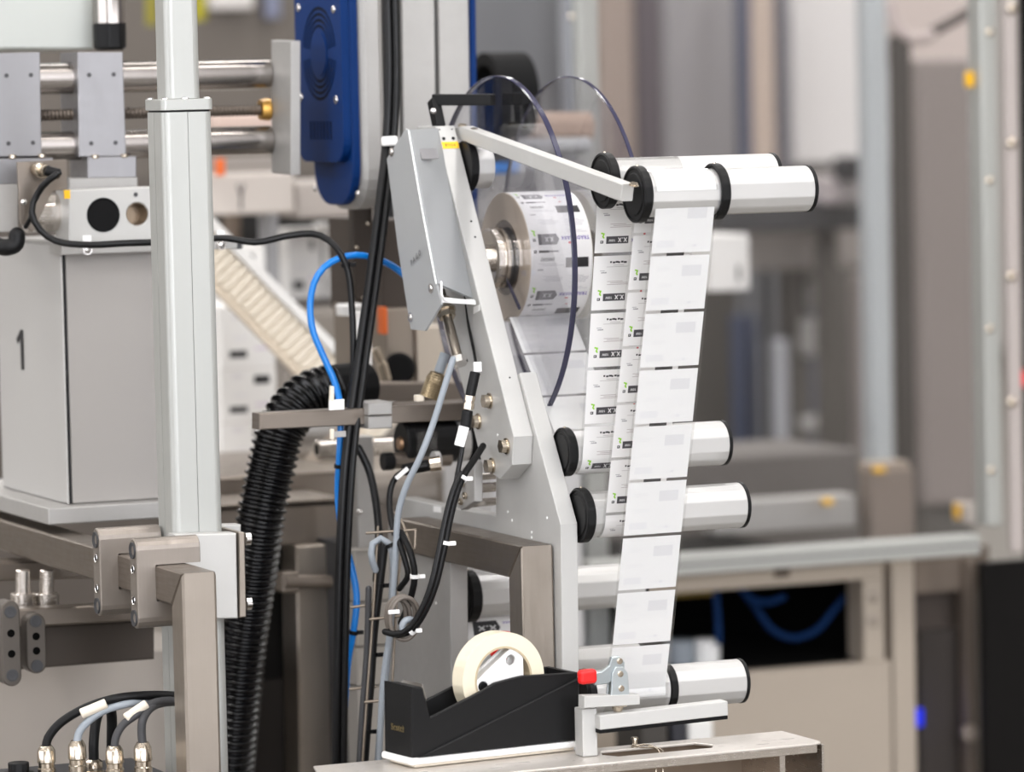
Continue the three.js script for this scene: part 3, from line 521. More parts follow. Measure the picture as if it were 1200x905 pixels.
// ---------------------------------------------------------------- stainless tube corner with clamp plates, clamped to the post
const LX = -0.4303, LZ = 0.0498;
{
  const f = thing('steel_tube', 'brushed stainless square tube from the left, turned down in front of the white post', 'tube');
  const yt = V(-0.4303, 0.9117, 0.0467).y;
  part(f, 'horizontal_tube', extX([[LZ - 0.0003, yt], [LZ - 0.0405, yt - 0.0405], [-1.2, yt - 0.0405], [-1.2, yt]], LX, LX + 0.041, 0.0028), M.steelH);
  part(f, 'leg', extX([[LZ, yt - 0.0003], [LZ, 0], [LZ - 0.0405, 0], [LZ - 0.0405, yt - 0.0408]], LX, LX + 0.041, 0.0028), M.steel);
  const c = thing('post_clamp', 'pair of grey clamp plates and white block joining the stainless tube to the post', 'clamp');
  for (const [px, py] of [[182, 668], [138, 655]]) {
    const z1 = px === 182 ? V(-0.4303, 0.9068, -0.0444).z : V(-0.4303, 0.9067, -0.183).z, ym = yt - 0.0205, x0 = LX - 0.022, x1 = LX + 0.055, hh = 0.052;
    const prof = []; for (let k = 0; k <= 8; k++) { const a = k * Math.PI / 8; prof.push([z1 - 0.013 + 0.013 * Math.cos(a), ym + hh - 0.013 + 0.013 * Math.sin(a)]); } for (let k = 0; k <= 8; k++) { const a = Math.PI + k * Math.PI / 8; prof.push([z1 - 0.013 + 0.013 * Math.cos(a), ym - hh + 0.013 + 0.013 * Math.sin(a)]); }
    const plate = part(c, 'clamp_plate', [extX(prof, x0, LX + 0.0015, 0.0012), extX(prof.map(([z, y]) => [z, Math.max(y, yt + 0.0008)]), LX - 0.0005, x1, 0.0008), extX(prof.map(([z, y]) => [z, Math.min(y, yt - 0.0415)]), LX - 0.0005, x1, 0.0008)], M.clampSteel);
    for (const dy of [-0.04, -0.0195, 0.0165, 0.038]) {
      const big = Math.abs(dy) > 0.03;
      place(part(plate, 'socket_screw', big ? turned([[-0.001, 0.0025], [-0.0005, 0.0048], [0.0012, 0.0085], [0.0016, 0.0085], [0.0016, 0.0095], [-0.001, 0.0095]], V(0, 0, 0), V(0, 1, 0), 24) : turned([[0, 0], [0.0006, 0.0055], [0.0012, 0.005], [0.0006, 0.0042], [0.0004, 0]], V(0, 0, 0), V(0, 1, 0), 20), big ? M.greyDark : M.chrome), V(x0 - 0.0003, ym + dy, z1 - 0.013), V(-1, 0, 0));
      if (!big) place(part(plate, 'bore', new THREE.CylinderGeometry(0.004, 0.004, 0.0016, 16), M.darkHole), V(x0 - 0.0002, ym + dy, z1 - 0.013), V(-1, 0, 0));
    }
  }
  const bz = -0.12, blk = [[-0.38, 0.9374], [-0.3042, 0.9347], [-0.3049, 0.834], [-0.3808, 0.8373]];
  const b = part(c, 'white_block', extZ(blk, bz - 0.027, bz, 0.0015), M.aluminiumWhite, 'white painted clamp block');
  part(c, 'white_block', extZ([[-0.3887, 0.9389], [-0.2652, 0.9345], [-0.2681, 0.8326], [-0.3917, 0.838]], -0.236, -0.213, 0.0015), M.aluminiumWhite, 'white painted clamp block');
  part(c, 'back_strip', extZ([[-0.3003, 0.935], [-0.2929, 0.9346], [-0.2935, 0.8348], [-0.3021, 0.8343]], -0.236, -0.123, 0.001), M.steel);
  for (const p of [V(-0.2864, 0.9252, -0.135), V(-0.2875, 0.8485, -0.135)]) place(part(b, 'hex_bolt', [new THREE.CylinderGeometry(0.008, 0.008, 0.006, 6).translate(0, 0.001, 0)], M.chrome), p, V(1, 0, 0));
  place(part(b, 'stud', new THREE.CylinderGeometry(0.0035, 0.0035, 0.02, 12), M.nickel), V(-0.3796, 0.922, -0.135), V(1, 0, 0));
}
// ---------------------------------------------------------------- tower with figure 1
const TX = -0.397, TZ = -0.483;
{
  const t = thing('machine_tower', 'grey sheet metal tower on a base plate, black figure 1 on its left face', 'tower');
  const yb = V(-0.397, 0.9448, -0.4935).y, yt = V(-0.397, 1.2648, -0.4623).y, zb = V(-0.397, 0.9229, -0.7617).z;
  part(t, 'left_panel', extX([[TZ, yb], [TZ, yt], [zb, yt], [zb, yb]], TX, TX + 0.003, 0.0008), std(0xb0aeab, 0.6, 0.2));
  part(t, 'corner_gap', box(TX + 0.003, TX + 0.0055, yb, yt, TZ - 0.018, TZ - 0.004, 0), M.darkHole);
  part(t, 'front_panel', box(TX + 0.0075, TX + 0.185, yb, yt, TZ - 0.006, TZ - 0.001, 0.001), std(0x9d9995, 0.6, 0.2));
  part(t, 'inner_body', box(TX + 0.004, TX + 0.183, yb, yt - 0.004, zb + 0.004, TZ - 0.007, 0), M.greyDark);
  part(t, 'top_sheet', box(TX, TX + 0.185, yt, yt + 0.003, zb, TZ, 0.0005), M.aluminium);
  const y0 = V(-0.431, 0.9229, -0.4998).y, y1 = V(-0.431, 0.9433, -0.4978).y, zf = V(-0.431, 0.9358, -0.4985).z + 0.02;
  part(t, 'base_plate', box(-0.431, TX + 0.185, y0, y1 + 0.0005, zb - 0.12, TZ + 0.03, 0.002), M.aluminium);
  const c = document.createElement('canvas'); c.width = 64; c.height = 128; const k = c.getContext('2d'); k.fillStyle = '#1b1b1c'; k.font = 'bold 124px sans-serif'; k.textAlign = 'center'; k.fillText('1', 32, 106);
  const tx = new THREE.CanvasTexture(c); tx.colorSpace = THREE.SRGBColorSpace;
  const n = new THREE.Mesh(new THREE.PlaneGeometry(0.046, 0.074), new THREE.MeshStandardMaterial({ map: tx, transparent: true, alphaTest: 0.35, roughness: 0.6 }));
  n.name = 'figure'; n.userData.label = 'black figure 1'; const q = V(-0.3974, 1.1267, -0.6594); n.position.set(q.x - 0.0003, q.y, q.z); n.rotation.y = -Math.PI / 2; t.add(n);
}
{
  const s = thing('sensor_housing', 'light grey block with round black disc and open bore, on top of the tower', 'housing');
  const z = -0.468, h = [[-0.3877, 1.3337], [-0.2694, 1.3342], [-0.2716, 1.2591], [-0.39, 1.257]];
  const d = V(-0.3446, 1.3018, -0.468), o = V(-0.3004, 1.3014, -0.468), m = V(-0.3019, 1.3257, -0.468);
  part(s, 'housing_body', extZ(h, z - 0.055, z, 0.0012, [ring(o.x, o.y, 0.0142, 24)]), M.aluminiumWhite);
  part(s, 'bore_lining', [pipe(V(o.x, o.y, z - 0.03), V(o.x, o.y, z - 0.0008), 0.0142, 0.0136), new THREE.CylinderGeometry(0.0136, 0.0136, 0.001, 24).rotateX(Math.PI / 2).translate(o.x, o.y, z - 0.03)], std(0x8a7a68, 0.35, 0.8));
  part(s, 'black_disc', turned([[0, 0], [0, 0.0215], [0.0012, 0.0212], [0.0012, 0.019], [0.0008, 0.0185], [0.0008, 0]], V(d.x, d.y, z - 0.0002), V(0, 0, 1), 48), M.blackSoft);
  part(s, 'grub_screw', new THREE.CylinderGeometry(0.0028, 0.0028, 0.0012, 16).rotateX(Math.PI / 2).translate(m.x, m.y, z), M.greyDark);
  part(s, 'yellow_sticker', box(TX + 0.003, TX + 0.0105, V(-0.3945, 1.3234, -0.468).y, V(-0.3942, 1.3339, -0.468).y, z - 0.002, z + 0.0005, 0), M.yellow);
  const r = part(s, 'mounting_rail', extZ([[-0.3996, 1.2668], [-0.1625, 1.2626], [-0.1627, 1.2541], [-0.3999, 1.2542]], z - 0.05, z + 0.0015, 0.0008), M.aluminium);
  part(r, 'rail_end', extZ([[-0.1709, 1.263], [-0.1653, 1.2628], [-0.1655, 1.2532], [-0.1712, 1.2534]], z - 0.03, z + 0.0022, 0), M.greyDark);
  for (const p of [V(-0.3674, 1.2594, -0.4662), V(-0.1926, 1.2595, -0.4662)]) {
    place(part(r, 'clip', [box(-0.006, 0.006, -0.014, -0.011, 0, 0.0012, 0).translate(0, 0.014, 0), box(-0.0055, 0.0055, -0.002, 0.018, 0, 0.0015, 0.0004)], M.white), p.clone());
    place(part(r, 'screw', [new THREE.SphereGeometry(0.0046, 14, 8).scale(1, 0.45, 1), new THREE.CylinderGeometry(0.0062, 0.0062, 0.0008, 16)], M.chrome), p.clone().add(V(0, 0, 0.002)), V(0, 0, 1));
  }
}
// ---------------------------------------------------------------- linear slide above the tower
{
  const z = -0.6, s = thing('linear_slide', 'linear slide of two polished rods and a threaded spindle with milled clamping blocks', 'slide');
  const line = (p, r, name, m, xe = -0.075) => part(s, name, rod(V(-0.62, p.y, z), V(xe, p.y, z), r, 48), m);
  line(V(-0.15, 1.4712, -0.6), 0.0198, 'guide_rod', M.rodSteel); line(V(-0.1524, 1.3864, -0.6), 0.0185, 'guide_rod', M.rodSteel);
  const sp = V(-0.1513, 1.4255, -0.6);
  const thr = []; for (let i = 0, n = 110; i <= n; i++) { thr.push([i * 0.005, 0.0078], [i * 0.005 + 0.0025, 0.0066]); }
  part(s, 'threaded_spindle', turned([[0, 0], ...thr, [0.552, 0]], V(-0.62, sp.y, z), V(1, 0, 0), 16), std(0x6b625a, 0.4, 0.9));
  part(s, 'bush', turned([[0, 0.006], [0, 0.013], [0.008, 0.0145], [0.012, 0.0145], [0.012, 0.006]], V(-0.088, sp.y, z), V(1, 0, 0), 32), M.brass, 'brass bush');
  const ep = [[-0.5865, 1.5142], [-0.5141, 1.5121], [-0.5266, 1.3425], [-0.5993, 1.3438]];
  part(s, 'end_plate', extX(ep, -0.075, -0.062, 0.001), M.aluminium);
  for (const [i, q] of [[0, [[-0.4469, 1.5047], [-0.3883, 1.5046], [-0.3901, 1.3747], [-0.4487, 1.3753]]], [1, [[-0.3394, 1.5037], [-0.28, 1.5026], [-0.2793, 1.3717], [-0.3411, 1.3723]]]]) {
    const b = part(s, 'clamping_block', extZ(q, -0.645, -0.57, 0.001), M.aluminiumMilled, 'milled clamping block with four screw holes');
    const x0 = q[0][0], x1 = q[1][0], y0 = q[2][1], y1 = q[0][1];
    for (const fx of [0.24, 0.78]) for (const fy of [0.1, 0.75]) place(part(b, 'screw_hole', [new THREE.CylinderGeometry(0.0028, 0.0028, 0.0008, 14)], M.greyDark), V(x0 + (x1 - x0) * fx, y0 + (y1 - y0) * fy + 0.004, -0.5697), V(0, 0, 1));
    part(s, 'foot_block', extZ(i ? [[-0.3315, 1.3721], [-0.2674, 1.3714], [-0.2682, 1.3445], [-0.3323, 1.3454]] : [[-0.4547, 1.3734], [-0.3773, 1.3723], [-0.3782, 1.3403], [-0.4557, 1.3416]], -0.64, -0.565, 0.001), M.aluminiumMilled);
    part(s, 'spacer', extZ(i ? [[-0.358, 1.3461], [-0.2682, 1.3445], [-0.2687, 1.3295], [-0.3585, 1.3312]] : [[-0.4557, 1.3416], [-0.4248, 1.3407], [-0.4266, 1.2811], [-0.4575, 1.2822]], -0.64, -0.56, 0.001), M.aluminium);
    for (const fx of [0.3, 0.95]) part(s, 'screw', rod(V(x0 + (x1 - x0) * fx, y0 - 0.002, -0.566), V(x0 + (x1 - x0) * fx, y0 + 0.003, -0.566), 0.005, 14), M.nickel);
  }
}
{
  const c = thing('actuator_cylinder', 'short steel cylinder with a bolted bracket left of the block with the black disc', 'cylinder');
  part(c, 'barrel', rod(V(-0.4272, 1.3054, -0.524), V(-0.4272, 1.3054, -0.524).add(V(0.07, 0, 0)), 0.0245, 40), M.steelBright);
  part(c, 'bracket', extZ([[-0.4465, 1.3697], [-0.3829, 1.3711], [-0.383, 1.3342], [-0.4017, 1.3327], [-0.4295, 1.2831], [-0.4444, 1.2941]], -0.494, -0.49, 0.0006), M.steelH);
  place(part(c, 'bolt', [new THREE.SphereGeometry(0.0045, 12, 8).scale(1, 0.5, 1)], M.chrome), V(-0.4394, 1.3202, -0.4897), V(0, 0, 1));
  const k = part(c, 'plug', [rod(V(-0.4234, 1.3597, -0.488), V(-0.4178, 1.3588, -0.46), 0.0075, 18)], M.nickel);
  part(k, 'plug_nut', rod(V(-0.4216, 1.3597, -0.476), V(-0.4208, 1.3588, -0.468), 0.0098, 12), M.nickel);
  part(k, 'plug_sleeve', rod(V(-0.4183, 1.3588, -0.462), V(-0.4041, 1.3543, -0.452), 0.0065, 16), M.black);
  part(c, 'elbow', [tube([...[V(-0.4765, 1.268, -0.4876), V(-0.4679, 1.266, -0.4729), V(-0.458, 1.2699, -0.469), V(-0.4556, 1.2803, -0.4688)]], 0.0105, 16, 12)], M.black, 'black plastic elbow');
}
{
  const t = thing('pneumatic_foot', 'grey cabinet corner with a silver tube ending in a black foot, upper left', 'cabinet');
  part(t, 'cabinet_panel', extZ([[-0.4011, 1.5956], [-0.2579, 1.5937], [-0.2605, 1.5077], [-0.4037, 1.5104]], -1.1, -0.75, 0.003), std(0xb7bab5, 0.5, 0.1));
  part(t, 'round_tube', rod(V(-0.2468, 1.5928, -0.72), V(-0.2472, 1.5401, -0.72), 0.0205, 32), M.rodSteel);
  part(t, 'foot', turned([[0, 0], [0, 0.017], [0.004, 0.021], [0.034, 0.0215], [0.034, 0]], V(-0.2482, 1.506, -0.72), V(0, 1, 0), 32), M.black);
}
// ---------------------------------------------------------------- blue blower motor
const MX = -0.02;
{
  const m = thing('blue_motor', 'blue fan cooled motor with round grille and slotted vent, grey housing behind', 'motor');
  const zf = V(-0.02, 1.4547, -0.4806).z, zb = V(-0.02, 1.4556, -0.6482).z, yb = V(-0.02, 1.3568, -0.5672).y, yl = V(-0.02, 1.3018, -0.5247).y, top = 1.75;
  const rnd4 = (z0, z1, y0, y1, r) => { const o = []; for (const [cz, a0] of [[z1 - r, -90], [z1 - r, 0], [z0 + r, 90], [z0 + r, 180]]) for (let k = 0; k <= 6; k++) { const a = (a0 + k * 15) * Math.PI / 180, cy = a0 === -90 || a0 === 180 ? y0 + r : y1 - r; o.push([cz + r * Math.cos(a), cy + r * Math.sin(a)]); } return o; };
  const gc = V(-0.02, 1.4954, -0.5604), slots = [];
  for (const [ri, ro] of [[0.033, 0.0382], [0.0405, 0.0457], [0.048, 0.0532], [0.0555, 0.0607]]) for (const a0 of [8, 188]) {
    const h = [], w = Math.max(0.12, 0); for (let k = 0; k <= 12; k++) { const a = (a0 + 164 * k / 12) * Math.PI / 180; h.push([gc.z + ro * Math.cos(a), gc.y + ro * Math.sin(a)]); } for (let k = 12; k >= 0; k--) { const a = (a0 + 164 * k / 12) * Math.PI / 180; h.push([gc.z + ri * Math.cos(a), gc.y + ri * Math.sin(a)]); } slots.push(h);
  }
  const vc = V(-0.02, 1.3973, -0.5612); for (let i = 0; i < 7; i++) { const z = vc.z - 0.036 + i * 0.012; slots.push([[z - 0.0038, vc.y - 0.012], [z + 0.0038, vc.y - 0.0125], [z + 0.0038, vc.y + 0.0125], [z - 0.0038, vc.y + 0.012]]); }
  part(m, 'fan_cover', extX(rnd4(zb, zf, yb, top, 0.03), MX, MX + 0.011, 0.0006, slots), M.blue, 'blue cover with grille slots');
  part(m, 'grille_backing', box(MX + 0.0012, MX + 0.0095, yb + 0.02, top - 0.02, zb + 0.012, zf - 0.012, 0), M.blackSoft);
  part(m, 'grille_boss', turned([[0, 0], [0, 0.027], [0.002, 0.0285], [0.004, 0.0285], [0.004, 0]], V(MX + 0.0028, gc.y, gc.z), V(-1, 0, 0), 40), M.blue);
  part(m, 'motor_end', extX(rnd4(zb + 0.028, zf + 0.002, yl, top, 0.05), MX + 0.0112, MX + 0.0225, 0.002), M.blue);
  part(m, 'housing', extX(rnd4(zb + 0.024, zf + 0.006, yl - 0.006, top, 0.052), MX + 0.0227, MX + 0.056, 0.008), M.aluminium, 'grey metal motor housing');
  for (const p of [V(-0.0205, 1.5557, -0.63), V(-0.0205, 1.5509, -0.503), V(-0.0205, 1.4401, -0.6289), V(-0.0205, 1.4365, -0.5018)]) place(part(m, 'screw', new THREE.SphereGeometry(0.0055, 12, 8).scale(1, 0.5, 1), M.chrome), p, V(-1, 0, 0));
  for (const p of [V(-0.0092, 1.3217, -0.6172), V(-0.0092, 1.3177, -0.464)]) place(part(m, 'screw', new THREE.SphereGeometry(0.0045, 12, 8).scale(1, 0.5, 1), M.chrome), p, V(-1, 0, 0));
}
// ---------------------------------------------------------------- aluminium column behind the cover
{
  const c = thing('lifting_column', 'wide light grey aluminium column with a blue stripe along its right edge', 'column');
  const z = -0.56;
  part(c, 'front_panel', extZ([[0.0952, 1.5952], [0.1414, 1.5947], [0.1384, 1.2805], [0.0919, 1.282]], z - 0.05, z, 0.0015), M.aluminium);
  part(c, 'front_panel', extZ([[0.1462, 1.5946], [0.1892, 1.5941], [0.1863, 1.2789], [0.1431, 1.2803]], z - 0.05, z, 0.0015), M.aluminium);
  part(c, 'groove', extZ([[0.0755, 1.5957], [0.1993, 1.5943], [0.1952, 1.2784], [0.0722, 1.2825]], z - 0.06, z - 0.012, 0), M.greyDark);
  part(c, 'side_strip', extZ([[0.0845, 1.5954], [0.0916, 1.5953], [0.0872, 1.2822], [0.0801, 1.2824]], z - 0.05, z, 0.001), M.aluminium);
  part(c, 'blue_edge', extZ([[0.1898, 1.5941], [0.1976, 1.594], [0.1935, 1.2787], [0.1857, 1.2789]], z - 0.05, z + 0.004, 0.001), M.blue, 'blue stripe');
}
{
  const b = thing('tube_bracket', 'black square tube bracket behind the top of the slanted arm', 'bracket');
  const a = V(0.0229, 1.435, -0.2777), e = V(0.0737, 1.4337, -0.2125);
  part(b, 'crossbar', beam(a, e, 0.014, 0.014, 0.0015), M.black);
  part(b, 'upright', beam(V(0.0219, 1.435, -0.2781), V(0.0232, 1.4005, -0.264), 0.012, 0.016, 0.0015), M.black);
  place(part(b, 'screw', new THREE.SphereGeometry(0.004, 12, 8).scale(1, 0.5, 1), M.chrome), V(0.0156, 1.4216, -0.2634), V(-0.3, 0, 1));
  const r = thing('deflection_roller', 'short silver roller with a black flange behind the top of the slanted arm', 'roller');
  const o = V(0.045, 1.3533, -0.2375);
  part(r, 'tube', rod(V(0.052, o.y, o.z), V(0.074, o.y, o.z), 0.0275, 48), M.roller);
  part(r, 'flange', rod(V(0.0418, o.y, o.z), V(0.052, o.y, o.z), 0.031, 48), M.black);
}

// ---------------------------------------------------------------- hoses and cables
function ribbed(pts, r, pitch, amp, seg = 28) {
  const c = curve(pts), L = c.getLength(), n = Math.round(L / pitch * 8), g = new THREE.TubeGeometry(c, n, r, seg), p = g.attributes.position, q = V(0, 0, 0), o = V(0, 0, 0);
  for (let i = 0; i <= n; i++) {
    c.getPointAt(i / n, o);
    const s = Math.sin(i / 8 * 2 * Math.PI), k = 1 + amp / r * (Math.sign(s) * Math.pow(Math.abs(s), 0.6));
    for (let j = 0; j <= seg; j++) { const e = i * (seg + 1) + j; q.fromBufferAttribute(p, e).sub(o).multiplyScalar(k).add(o); p.setXYZ(e, q.x, q.y, q.z); }
  }
  g.computeVertexNormals();
  return g;
}
function cable(name, label, pts, r, material, category = 'cable', group) {
  const t = thing(name, label, category, group);
  part(t, category === 'hose' ? 'tube' : 'sheath', tube(pts, r), material);
  t.run = pts; t.r = r;
  return t;
}
function ties(t, list, material = M.black, tail = true) {
  for (const k of list) {
    const b = part(t, 'cable_tie', collar(t.run, k, t.r + 0.0018, 0.0045), material);
    if (tail) { const c = curve(t.run), p = c.getPointAt(k); part(b, 'tie_head', box(p.x + t.r - 0.001, p.x + t.r + 0.007, p.y - 0.0025, p.y + 0.0025, p.z + t.r - 0.002, p.z + t.r + 0.003, 0.0008), material); }
  }
}
{
  const h = thing('corrugated_hose', 'thick black corrugated suction hose curving down behind the white post', 'hose');
  const run = [V(-0.0432, 1.0723, -0.4736), V(-0.0825, 1.0637, -0.4678), V(-0.1187, 1.0305, -0.4589), V(-0.1363, 0.9731, -0.4619), V(-0.1512, 0.9113, -0.4634), V(-0.158, 0.8344, -0.4821), V(-0.1649, 0.7569, -0.5008), V(-0.1704, 0.668, -0.518), V(-0.1715, 0.5536, -0.5532)];
  part(h, 'hose_wall', ribbed(run, 0.0295, 0.0098, 0.0024), M.blackShiny);
  part(h, 'cuff', rod(V(-0.057, 1.0708, -0.4739), V(0.0091, 1.0718, -0.4949), 0.031, 40, 0.004), M.blackSoft, 'smooth rubber cuff');
}
{
  const a = [V(0.0055, 1.5749, -0.3613), V(0.0021, 1.4641, -0.3541), V(-0.0046, 1.3851, -0.3509), V(-0.0221, 1.3173, -0.3312), V(-0.047, 1.2134, -0.3119), V(-0.0727, 1.1103, -0.2931), V(-0.0974, 1.008, -0.2738), V(-0.1096, 0.8939, -0.2701), V(-0.115, 0.7679, -0.2735), V(-0.1185, 0.5877, -0.2828)];
  const b = a.map((p) => p.clone().add(V(-0.0085, 0, 0.001))), c = a.map((p) => p.clone().add(V(-0.0005, 0, 0.0062)));
  const t = cable('machine_cable', 'thick black cable hanging from the top and running down beside the blue tube', a, 0.0062, M.rubber);
  const u = cable('machine_cable', 'black cable lying left against the thick black cable that hangs from the top', b, 0.0058, M.rubber);
  const w = cable('machine_cable', 'black cable bundled in front of the two others that hang from the top', c, 0.0045, M.rubber);
}
{
  const run = [V(-0.4137, 1.3538, -0.4349), V(-0.4237, 1.3467, -0.4386), V(-0.433, 1.3312, -0.4522), V(-0.4406, 1.3126, -0.454), V(-0.4349, 1.2905, -0.4499), V(-0.4184, 1.2745, -0.4417), V(-0.3883, 1.2681, -0.4066), V(-0.3403, 1.2691, -0.3863), V(-0.2748, 1.2693, -0.3694), V(-0.2229, 1.2716, -0.3694), V(-0.1832, 1.2652, -0.3629), V(-0.1408, 1.2723, -0.3563), V(-0.1099, 1.2726, -0.3432), V(-0.0929, 1.2567, -0.3239), V(-0.0817, 1.2293, -0.317), V(-0.0789, 1.1884, -0.3126), V(-0.0797, 1.1309, -0.3085), V(-0.0827, 1.0891, -0.3065), V(-0.089, 1.0578, -0.3068)];
  const t = cable('sensor_cable', 'black cable clipped along the block with the black disc, arching over to the right', run, 0.0042, M.rubber);
  ties(t, [0.735, 0.955]);
  const l = cable('sensor_cable', 'second thin black cable looping beside the plug on the steel bracket', [V(-0.4068, 1.3555, -0.443), V(-0.4237, 1.3422, -0.4601), V(-0.4314, 1.3213, -0.4726), V(-0.4362, 1.3016, -0.4731), V(-0.4397, 1.2899, -0.4846)], 0.003, M.rubber);
}
{
  const run = [V(0.0047, 1.2149, -0.3337), V(-0.0102, 1.2289, -0.3411), V(-0.0384, 1.2408, -0.3322), V(-0.0696, 1.2464, -0.3241), V(-0.0976, 1.2401, -0.3246), V(-0.1193, 1.2232, -0.3216), V(-0.1284, 1.1952, -0.3233), V(-0.1282, 1.1587, -0.3204), V(-0.1165, 1.1218, -0.3125), V(-0.1055, 1.0902, -0.3054), V(-0.1048, 1.0596, -0.2918), V(-0.1082, 1.0075, -0.2893), V(-0.1092, 0.9546, -0.2964), V(-0.1066, 0.9075, -0.2917), V(-0.098, 0.8655, -0.2848), V(-0.094, 0.8289, -0.2802), V(-0.0987, 0.7924, -0.2794), V(-0.1039, 0.7495, -0.2892), V(-0.107, 0.6907, -0.2968)];
  const t = cable('air_tube', 'bright blue pneumatic tube arching over the black hose and running down', run, 0.0042, M.blueTube, 'hose');
  ties(t, [0.475, 0.56, 0.86]);
}
cable('machine_cable', 'black cable curving out from under the flat bar to the wire ladder', [V(-0.0797, 1.0105, -0.2992), V(-0.0694, 0.9841, -0.2927), V(-0.0671, 0.9483, -0.2781), V(-0.0727, 0.9034, -0.2552), V(-0.0781, 0.8515, -0.2534)], 0.0048, M.rubber);
cable('grey_tube', 'light blue grey tube slanting down from the adjusting bolt to the wire ladder', [V(-0.0355, 1.1284, -0.0935), V(-0.0453, 1.0993, -0.0954), V(-0.0605, 1.0541, -0.0984), V(-0.0775, 1.012, -0.1023), V(-0.0904, 0.9781, -0.116), V(-0.0966, 0.9469, -0.1271), V(-0.0977, 0.9053, -0.1353), V(-0.0993, 0.8534, -0.1428), V(-0.1019, 0.8013, -0.1508), V(-0.1088, 0.7389, -0.1597), V(-0.1168, 0.6148, -0.1644)], 0.0039, M.greyCable, 'hose');
{
  const run = [V(0.0156, 1.2003, -0.1755), V(0.0138, 1.1648, -0.1626), V(0.0103, 1.1352, -0.1399), V(0.0008, 1.1187, -0.11)];
  const t = cable('proximity_cable', 'thin black sensor cable with a plug and silver nut hanging along the arm face', run, 0.0018, M.rubber);
  part(t, 'plug', rod(V(-0.0215, 1.1143, -0.0593), V(-0.0285, 1.0863, -0.06), 0.0062, 20), M.black);
  part(t, 'plug_nut', turned([[0, 0.004], [0, 0.0066], [0.006, 0.0066], [0.0065, 0.0056], [0.008, 0.0056], [0.0085, 0.0068], [0.016, 0.0068], [0.016, 0.004]], V(-0.0285, 1.0863, -0.06), V(-0.0323, 1.0642, -0.06).sub(V(-0.0285, 1.0863, -0.06)), 20), M.nickel, 'knurled silver nut');
  part(t, 'socket', rod(V(-0.0321, 1.0693, -0.0602), V(-0.036, 1.0462, -0.0601), 0.0066, 20), M.black);
  part(t, 'lead', tube([V(-0.0359, 1.0472, -0.0602), V(-0.041, 1.0201, -0.0602), V(-0.05, 0.9885, -0.0561), V(-0.0574, 0.9505, -0.0563)], 0.003), M.rubber);
  part(t, 'cable_marker', beam(V(-0.0405, 1.0511, -0.0515), V(-0.0472, 1.0281, -0.0526), 0.0115, 0.006, 0.001), M.white, 'white cable marker');
  place(part(t, 'mount', [box(-0.005, 0.005, -0.006, 0.006, 0, 0.003, 0.001)], M.white), V(-0.0175, 1.12, -0.0634));
}
{
  const run = [V(0.0036, 1.022, -0.1013), V(-0.0189, 1.0076, -0.0771), V(-0.0394, 0.9939, -0.0575), V(-0.0526, 0.9729, -0.0506), V(-0.0635, 0.9415, -0.0473), V(-0.0747, 0.9021, -0.0435), V(-0.0858, 0.8622, -0.0452), V(-0.0974, 0.8319, -0.0532), V(-0.1095, 0.8125, -0.0623), V(-0.1209, 0.8071, -0.0721), V(-0.13, 0.8098, -0.0817)];
  const t = cable('signal_cable', 'black cable with white ties bending from the arm plate down to the coiled cable', run, 0.0042, M.black, 'cable');
  ties(t, [0.25, 0.52, 0.9], M.white);
  const run2 = run.map((p, i) => p.clone().add(V(-0.006, 0.001, 0.002 + 0.001 * Math.sin(i))));
  cable('signal_cable', 'second black cable running left against the one with white ties', run2.slice(2), 0.0038, M.rubber);
  const coil = thing('coiled_cable', 'small brown grey coil of cable tied up on the wire ladder', 'cable');
  const o = V(-0.118, 0.8281, -0.0834);
  for (let k = 0; k < 4; k++) {
    const pts = []; for (let i = 0; i <= 20; i++) { const a = i / 20 * 6.4; pts.push(V(o.x + (0.0125 + 0.002 * k) * Math.cos(a) + 0.002 * k, o.y + (0.021 + 0.0015 * k) * Math.sin(a) - 0.003 * (k % 2), o.z + 0.0045 * k - 0.006 + 0.002 * Math.sin(a))); }
    part(coil, 'loop', tube(pts, 0.0026, 60, 8), std(0x6f675f, 0.5));
  }
  const u = []; for (let i = 0; i <= 10; i++) { const a = i / 10 * 3.8 + 0.2; u.push(V(o.x + 0.008 + 0.009 * Math.cos(a), o.y - 0.012 + 0.009 * Math.sin(a), o.z + 0.016)); }
  part(coil, 'tail', tube(u, 0.004), M.greyCable);
  part(coil, 'cable_tie', box(o.x - 0.016, o.x - 0.002, o.y + 0.004, o.y + 0.009, o.z + 0.009, o.z + 0.013, 0.001), M.white);
}
